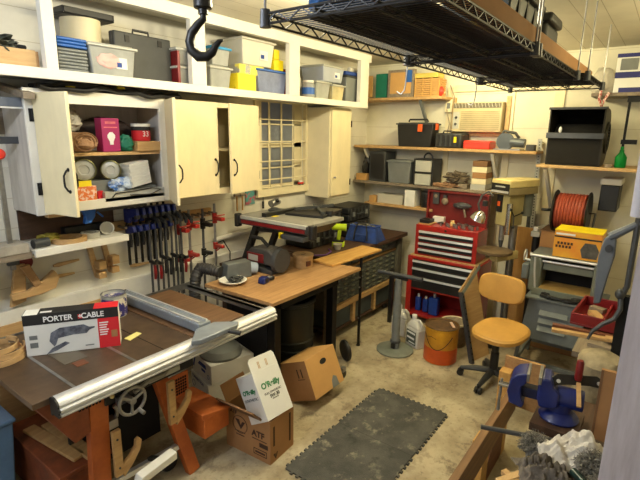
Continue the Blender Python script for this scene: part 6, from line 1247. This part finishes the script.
def fuzz(name, lab, loc, r, n_, m, seed):
    rr = random.Random(seed); n_ = n_*3; b = B(); b.blob((0, 0, r*0.5), (r*0.85, r*0.85, r*0.55), 4, 0.5, 4, seed)
    for i in range(n_):
        a, e = rr.uniform(0, 2*PI), rr.uniform(0.1, 1.4); d = Vector((math.cos(a)*math.cos(e), math.sin(a)*math.cos(e), math.sin(e)*0.8)); s0 = d*r*0.6+Vector((0, 0, r*0.5)); pts = [s0]
        for k in range(4): d = (d+Vector((rr.uniform(-1, 1), rr.uniform(-1, 1), rr.uniform(-0.8, 0.5)))*0.8).normalized(); d = (d-(pts[-1]-Vector((0, 0, r*0.5)))*4).normalized(); q = pts[-1]+d*r*0.2; q.z = max(q.z, 0.004); pts.append(q)
        b.tube(pts, 0.0011, 3)
    return single(name, b, m, lab, 'steel wool', loc)
fuzz('steel_wool', 'fluffy grey steel wool pad left of the white rag', (2.00, 0.29, ZB), 0.06, 160, m_wool, 3)
fuzz('steel_wool', 'shaggy grey wool tuft on top of the rag pile', (1.88, 0.06, ZB+0.085), 0.06, 160, m_wool, 4)
fuzz('steel_wool', 'small shaggy wool tuft at the bottom right of the pile', (1.78, 0.02, ZB+0.085), 0.05, 120, m_wool, 9)
single('steel_rod', B().cyl((1.98, 0.52, 0.78), (2.10, 0.24, 0.765), 0.011, n=12), m_dgrey, 'grey steel rod sticking out from the bench to the left', 'rod')
for i, (a, b_, m, lab) in enumerate([((1.78, 0.36, 0.752), (1.66, 0.12, 0.752), m_plyy, 'pale stick at the near edge of the vise bench'), ((1.70, 0.36, 0.752), (1.88, 0.24, 0.765), m_pine, 'pine stick crossing the near bench corner'), ((1.62, 0.30, 0.752), (1.74, 0.32, 0.752), m_pine, 'short pine stub at the picture bottom')]):
    single('wood_stick', B().bar(a, b_, 0.03, 0.02), m, lab, 'stick', bev=0.002)
single('glass_bottle', B().cyl((1.80, 0.12, 0.86), (1.74, 0.06, 0.86), 0.016, n=14), mat('dark teal glass', (24, 50, 48), 0.2), 'small dark teal bottle lying on the grey rags', 'bottle')
# leaning boards and timber stand left of the vise
t = thing('timber_stand', 'stepped timber stand with a plywood end board left of the vise', 'timber stand', (2.5, 0.60, 0))
obj('end_board', B().box(0.50, 0.522, -0.16, 0.08, 0.34, 0.68), m_ply, t, bev=0.002)
obj('long_plank', B().box(-0.65, 0.50, -0.02, 0.02, 0.32, 0.50), wood('umber plank', (140, 104, 68), (104, 74, 46)), t, bev=0.003)
obj('plank_cap', B().box(-0.65, 0.45, -0.03, 0.06, 0.54, 0.56), m_pine, t, bev=0.002) if False else None
obj('end_post', B().box(0.42, 0.50, 0.02, 0.09, 0.0, 0.60), m_oak, t, bev=0.003)
obj('triangular_foot', B().prism([(-0.05, 0.0), (0.40, 0.0), (0.42, 0.02), (0.42, 0.36), (0.36, 0.36)], 'xz', 0.022, 0.05), m_mahog, t)
obj('short_post', B().box(-0.02, 0.10, 0.02, 0.09, 0.0, 0.34), m_oak, t, bev=0.003); obj('near_post', B().box(-0.62, -0.55, 0.022, 0.07, 0, 0.34), m_oak, t)
# ------------------------------------------------------------------ floor things
def puzzle(label, x0, x1, y0, y1, flat=''):
    P = []; s = 0.0225; t_ = 0.016
    def edge(a, b_, nrm):
        a, b_ = Vector(a), Vector(b_); L_ = (b_-a).length; d = (b_-a)/L_; n_ = int(L_/(2*s)); st = L_/(2*n_); nn = Vector(nrm)*t_
        for k in range(n_):
            p = a+d*(2*k*st); P.extend([p+d*st*0.15, p+d*st*0.05+nn, p+d*st*0.95+nn, p+d*st*0.85] if k else [p, p+d*st*0.85])
    edge((x0, y0), (x1, y0), (0, -1)); edge((x1, y0), (x1, y1), (0 if 'r' in flat else 1, 0)); edge((x1, y1), (x0, y1), (0, 1)); edge((x0, y1), (x0, y0), (0 if 'l' in flat else -1, 0))
    b = B(); b.prism([(p.x, p.y) for p in P], 'xy', 0.001, 0.013); return single('foam_mat', b, m_foam, label, 'mat')
puzzle('grey interlocking foam floor mat, farther tile toward the bucket', 2.532, 3.13, 1.08, 1.67, 'l')
puzzle('grey interlocking foam floor mat, nearer tile by the open carton', 1.93, 2.53, 1.08, 1.67, 'r')
# open carton with white carton inside
t = thing('cardboard_carton', 'open brown cardboard carton with a white carton stuck in it', 'box', (1.90, 1.77, 0.0), R(4))
obj('body', B().shell(0, 0.25, 0, 0.38, 0, 0.31, 0.004), m_card, t)
f1 = B(); f1.prism([(0, 0.31), (-0.02, 0.31), (-0.10, 0.40), (-0.09, 0.405)], 'xz', 0.06, 0.37); obj('flap', f1, m_cardd, t)
f2 = B(); f2.prism([(0.38, 0.31), (0.384, 0.31), (0.44, 0.42), (0.436, 0.42)], 'yz', 0.01, 0.24); obj('flap', f2, m_card, t)
obj('ring_logo', B().ring((-0.001, 0.255, 0.20), (1, 0, 0), 0.062, 0.0022, 34, 4), m_brownink, t)
obj('vee_logo', B().prism([(0.295, 0.235), (0.262, 0.235), (0.25, 0.195), (0.235, 0.225), (0.21, 0.228), (0.247, 0.168)], 'yz', -0.002, 0.0), m_brownink, t)
text('ATF', 0.06, (-0.002, 0.10, 0.185), FX, m_brownink, t, bold=0.002); text('ATF', 0.035, (-0.002, 0.31, 0.28), FX, m_brownink, t, bold=0.001) 
pr = B(); pr.box(-0.002, 0, 0.02, 0.09, 0.10, 0.13); pr.box(-0.002, 0, 0.03, 0.15, 0.145, 0.15); pr.box(-0.002, 0, 0.22, 0.29, 0.12, 0.126); pr.box(-0.002, 0, 0.21, 0.30, 0.145, 0.15); obj('print_lines', pr, m_brownink, t)
pr = B(); pr.ring((-0.001, 0.085, 0.06), (1, 0, 0), 0.001, 0.0005, 4, 3) if False else None
for (a, b_, c, d_) in ((0.03, 0.14, 0.035, 0.039), (0.03, 0.14, 0.075, 0.079), (0.03, 0.034, 0.035, 0.079), (0.136, 0.14, 0.035, 0.079), (0.045, 0.125, 0.05, 0.062)): pr.box(-0.002, 0, a, b_, c, d_)
obj('boxed_print', pr, m_brownink, t)
obj('side_print', B().box(0.03, 0.045, -0.002, 0, 0.12, 0.26), m_brownink, t); obj('side_print', B().box(0.20, 0.215, -0.002, 0, 0.06, 0.27), m_brownink, t); obj('small_vee_logo', B().prism([(0.03, 0.06), (0.05, 0.06), (0.055, 0.035), (0.065, 0.06), (0.075, 0.06), (0.055, 0.015)], 'xz', -0.002, 0), m_brownink, t)
w = thing('white_carton', 'white oil carton with green lettering sticking out of the brown one', 'box', (1.995, 1.93, 0.185), rot=(R(-18), R(-30), R(-24)))
w.rotation_euler = (0, 0, 0)
WC = w
# tan carton tipped
t = thing('cardboard_carton', 'tan cardboard box with a hand hole tipped back near the mat', 'box', (2.53, 1.88, 0.112), rot=(R(-23), 0, 0))
obj('body', B().box(0, 0.38, 0, 0.28, 0.0, 0.31), m_cardo, t, bev=0.003)
obj('side_face', B().box(-0.001, 0.0, 0.0, 0.28, 0.0, 0.31), m_card, t)
obj('hand_hole', B().prism([(0.20+0.04*math.cos(a), 0.235+0.022*math.sin(a)) for a in [i*PI/8 for i in range(16)]], 'xz', -0.002, 0.0), m_dark, t)
obj('grey_tape', B().prism([(0.22, 0.0), (0.31, 0.0), (0.30, 0.07), (0.265, 0.09), (0.235, 0.06)], 'xz', -0.002, 0.0), m_grey, t)
pr = B(); pr.box(-0.003, -0.001, 0.06, 0.07, 0.18, 0.25); pr.box(-0.003, -0.001, 0.10, 0.11, 0.18, 0.25); pr.box(-0.003, -0.001, 0.05, 0.12, 0.165, 0.17); obj('arrow_print', pr, m_brownink, t)
t = thing('floor_caster', 'bright steel caster peeking out behind the tan box', 'caster', (3.10, 2.02, 0.0)); obj('wheel', B().cyl((0, -0.015, 0.035), (0, 0.015, 0.035), 0.035, n=18), m_black, t); obj('fork', B().box(-0.025, 0.025, -0.02, 0.02, 0.06, 0.10), m_steel, t, bev=0.004)
# white cartons behind
t = carton('stacked_carton', 'lower white printed carton under the saw extension', 'box', 2.02, 2.40, 2.40, 2.72, 0.0, 0.27, m_paper, rz=R(-16))
text('CONNECTION', 0.032, (-0.192, 0.03, 0.24), FX, m_blueink, t); pr = B(); pr.ring((-0.191, 0.11, 0.18), (1, 0, 0), 0.025, 0.002, 20, 4); pr.box(-0.1925, -0.19, -0.06, 0.06, 0.04, 0.08); pr.box(-0.1925, -0.19, 0.0, 0.08, 0.10, 0.106); obj('print_lines', pr, m_blueink, t)
t = carton('stacked_carton', 'upper white printed carton under the saw extension', 'box', 2.04, 2.40, 2.40, 2.72, 0.272, 0.42, m_paper, rz=R(-14))
pr = B(); pr.prism([(0.15, 0.04), (0.12, 0.12), (0.10, 0.12), (0.13, 0.04)], 'yz', -0.182, -0.18); pr.prism([(0.06, 0.09), (-0.08, 0.09), (-0.07, 0.12), (0.03, 0.12)], 'yz', -0.182, -0.18); pr.box(-0.182, -0.18, -0.06, 0.0, 0.055, 0.075); pr.ring((-0.181, -0.11, 0.045), (1, 0, 0), 0.016, 0.002, 16, 4); obj('print_lines', pr, m_blueink, t)
t = thing('steel_dome', 'grey round metal cap stored on the white cartons', 'dome', (2.20, 2.56, 0.421)); obj('dome', B().lathe([(0.16, 0), (0.165, 0.02), (0.14, 0.06), (0.06, 0.09), (0, 0.095)], n=32), m_grey, t); obj('bolt', B().cyl((0, 0, 0.09), (0, 0, 0.12), 0.015), m_steel, t)

# white oil carton geometry placed by axes
ax_u = Vector((-0.42, -0.05, 0.90)).normalized()          # long axis of the carton, pointing up out of the box
def build_white():
    # front face corners in world: bottom-left, bottom-right, and up direction
    ez = Vector((0.06, 0.51, 0.86)).normalized(); ex = Vector((1, 0.02, 0)); ex = (ex-ez*ex.dot(ez)).normalized(); ey = ez.cross(ex)
    M = Matrix.Identity(4)
    for i in range(3): M[i][0], M[i][1], M[i][2] = ex[i], ey[i], ez[i]
    return M
M = build_white(); WC.matrix_world = Matrix.Translation((2.005, 1.77, 0.318)) @ M
obj('body', B().box(-0.12, 0.12, 0.0, 0.17, 0.0, 0.31), m_paper, WC, bev=0.002)
obj('open_flap', B().prism([(-0.12, 0.31), (-0.12, 0.38), (-0.10, 0.40), (0.10, 0.40), (0.115, 0.38), (0.12, 0.31)], 'xz', 0.0, 0.003), m_paper, WC)
text("O'Reilly", 0.052, (0.0, -0.0012, 0.205), FY, m_greenink, WC, bold=0.0016); text('FULL SYNTHETIC', 0.020, (0.0, -0.0012, 0.155), FY, m_ink, WC); text('5W-30', 0.03, (0.005, -0.0012, 0.13), FY, m_ink, WC, bold=0.0006); text('MOTOR OIL', 0.010, (0.005, -0.0012, 0.112), FY, m_ink, WC)
pr = B()
for k in (-0.05, -0.04, 0.02, 0.03): pr.box(k, k+0.004, -0.0012, 0.0, 0.32, 0.365)
obj('tape_marks', pr, m_cardo, WC)
s_ = text("O'Reilly", 0.04, (-0.1212, 0.085, 0.2), (R(90), 0, R(-90)), m_greenink, WC, bold=0.0016)
s_ = text('SYNTHETIC', 0.026, (-0.1212, 0.085, 0.15), (R(90), 0, R(-90)), m_ink, WC)
# litter at the bottom of the picture
for i, (x, y, s, m, lab) in enumerate([(2.02, 1.02, 0.03, m_bag, 'crumpled clear wrapper on the floor beside the mat'), (2.30, 0.98, 0.012, m_pine, 'tiny wood chip on the floor beyond the wrapper'), (1.94, 1.22, 0.02, m_paper, 'small white scrap on the mat edge at the bottom')]):
    single('litter', B().blob((0, 0, s*0.3), (s*2, s, s*0.4), 3, 0.5, 3, i), m, lab, 'litter', (x, y, 0.014 if i == 2 else 0.001))
single('fallen_leaf', B().prism([(-0.04, -0.01), (0.0, -0.03), (0.04, 0.0), (0.01, 0.03)], 'xy', 0, 0.004), m_cardd, 'brown curved chip on the floor before the brown carton', 'chip', (1.88, 1.46, 0.001))

# ------------------------------------------------------------------ wire shelving hung from the ceiling
def wire_deck(x0, x1, y0, y1, z, label, group='hanging wire shelf units'):
    t = thing('wire_shelf', label, 'wire shelf', (x0, y0, z), 0, group)
    Lx, Ly = x1-x0, y1-y0
    for s, yy in ((0, 0.0), (1, Ly)):
        b = B(); b.tube([(0, yy, 0.0), (Lx, yy, 0.0)], 0.0045, 6); b.tube([(0, yy, 0.032), (Lx, yy, 0.032)], 0.0045, 6)
        n_ = int(Lx/0.05); zz = []
        for k in range(n_+1): zz.append((k*Lx/n_, yy, 0.032 if k % 2 else 0.0))
        b.tube(zz, 0.0032, 4)
        obj('side_truss', b, m_blackm, t)
    for xx in (0.0, Lx):
        b = B(); b.tube([(xx, 0, 0.0), (xx, Ly, 0.0)], 0.0045, 6); b.tube([(xx, 0, 0.032), (xx, Ly, 0.032)], 0.0045, 6)
        n_ = int(Ly/0.05); b.tube([(xx, k*Ly/n_, 0.032 if k % 2 else 0.0) for k in range(n_+1)], 0.0032, 4)
        obj('end_truss', b, m_blackm, t)
    b = B()
    n_ = int(Lx/0.024)
    for k in range(1, n_): b.tube([(k*Lx/n_, 0, 0.036), (k*Lx/n_, Ly, 0.036)], 0.0022, 4)
    obj('deck_wires', b, m_blackm, t)
    for k in (1, 2):
        b = B(); b.tube([(0.0, Ly*k/3, 0.022), (Lx, Ly*k/3, 0.022)], 0.0045, 6); b.tube([(0.0, Ly*k/3, 0.0), (Lx, Ly*k/3, 0.0)], 0.0035, 6); n2 = int(Lx/0.06); b.tube([(j*Lx/n2, Ly*k/3, 0.022 if j % 2 else 0.0) for j in range(n2+1)], 0.0028, 4)
        obj('deck_support', b, m_blackm, t)
    for xx in (0.0, Lx):
        for yy in (0.0, Ly):
            obj('corner_collar', B().cyl((xx, yy, -0.012), (xx, yy, 0.045), 0.020, 0.017, 14), m_dgrey, t)
            obj('hanging_rod', B().cyl((xx, yy, 0.03), (xx, yy, 2.899-z), 0.005, n=8), m_steel, t)
    return t
wire_deck(1.25, 2.31, 0.55, 1.17, 2.45, 'black wire shelf hung from the ceiling, nearest unit')
wire_deck(2.36, 3.43, 0.55, 1.17, 2.45, 'black wire shelf hung from the ceiling, middle unit')
wire_deck(3.48, 4.24, 0.50, 1.17, 2.45, 'black wire shelf hung from the ceiling, farthest unit')
t = thing('wire_hook', 'steel wire hook dangling from the hanging shelf corner, left one', 'hook', (2.36, 1.19, 2.44)); obj('shank', B().tube([(0, 0, 0.0), (0, 0.005, -0.09), (0.0, 0.01, -0.12), (0.0, 0.03, -0.14), (0.0, 0.055, -0.125)], 0.004, 6), m_steel, t); obj('eye', B().ring((0, 0, 0.008), (0, 1, 0), 0.01, 0.003, 14, 6), m_steel, t)
dup(t, (3.46, 1.19, 2.44), 0, 'steel wire hook dangling from the hanging shelf corner, right one')
ZW = 2.4885
t = thing('cardboard_sheet', 'long brown cardboard length on the right side of the wire shelves', 'cardboard', (2.85, 0.578, ZW)); obj('sheet', B().box(-1.5, 1.38, 0.0, 0.014, 0, 0.085), m_card, t); obj('bottom_fold', B().box(-1.5, 1.38, 0.014, 0.06, 0, 0.006), m_card, t)
single('added_dark_board', B().box(-1.45, 1.35, -0.20, 0.24, 0, 0.012), mat('dark hardboard', (58, 48, 36), 0.8, var=0.2), 'dark sheet added on the wire shelves to darken the deck', 'board', (2.85, 0.87, ZW))  # sheet added so the wire deck looks dark from below
t = thing('storage_tote', 'dark green-black lidded tote on the wire shelves', 'storage bin', (2.62, 0.84, ZW+0.013)); b = B(); b.taper((-0.24, 0.24, -0.13, 0.15), (-0.28, 0.28, -0.16, 0.18), 0, 0.24); obj('body', b, mat('green black plastic', (36, 42, 36), 0.45), t, bev=0.01); obj('lid', B().box(-0.30, 0.30, -0.18, 0.2, 0.24, 0.27), m_black, t, bev=0.008); 
for k in range(3): obj('rib', B().box(-0.16+k*0.15, -0.13+k*0.15, -0.16, -0.13, 0.02, 0.24), m_black, t)
t = thing('hard_case', 'black rounded case at the right on the wire shelves', 'case', (3.18, 0.80, ZW+0.013)); obj('body', B().box(-0.16, 0.16, -0.13, 0.13, 0, 0.22), m_char, t, bev=0.02); obj('lid', B().prism([(-0.17, 0.22), (-0.14, 0.275), (0.14, 0.275), (0.17, 0.22)], 'xz', -0.15, 0.15), m_black, t, bev=0.015)
single('moving_blanket', B().blob((0, 0, 0.04), (0.16, 0.16, 0.06), 4, 0.15, 2, 7, flat=0.4), mat('blue blanket', (30, 84, 140), 0.9), 'blue folded blanket on the nearest wire shelf', 'blanket', (1.50, 0.98, ZW+0.013))
single('yellow_level', B().box(-0.38, -0.1, -0.03, 0.03, 0, 0.05), mat('dull yellow', (150, 130, 40), 0.6), 'dull yellow bar lying on the near wire shelf', 'bar', (2.4, 0.74, ZW+0.013), bev=0.003)
# crane hook
t = thing('crane_hook', 'big black iron crane hook hanging in the upper left', 'hook', (1.345, 1.60, 2.9))
HS = 1.08
obj('chain_block', B().cyl((0, 0, -0.33), (0, 0, -0.26), 0.037, n=20), m_blackm, t, bev=0.006); obj('swivel', B().cyl((0, 0, -0.35), (0, 0, -0.33), 0.02, n=16), m_blackm, t)
ch = B()
for k in range(6): ch.ring((0, 0, -0.24+k*0.04), (1, 0, 0) if k % 2 else (0, 1, 0), 0.021, 0.006, 14, 6)
obj('chain', ch, m_blackm, t)
u = Vector((0.5976, -0.8016, 0)); pth = [(0.0, -0.385), (0.0, -0.405), (-0.022, -0.425), (-0.046, -0.455), (-0.055, -0.485), (-0.048, -0.515), (-0.022, -0.538), (0.008, -0.538), (0.03, -0.522), (0.042, -0.50), (0.058, -0.482), (0.072, -0.478)]
obj('hook', B().tube([(u.x*a*HS, u.y*a*HS, -0.345+(z+0.385)*HS) for a, z in pth], [0.014, 0.014, 0.016, 0.018, 0.019, 0.021, 0.022, 0.020, 0.017, 0.014, 0.010, 0.004], 12), m_blackm, t)
obj('ceiling_eye', B().cyl((0, 0, -0.02), (0, 0, 0), 0.03), m_blackm, t)
bpy.context.view_layer.update()
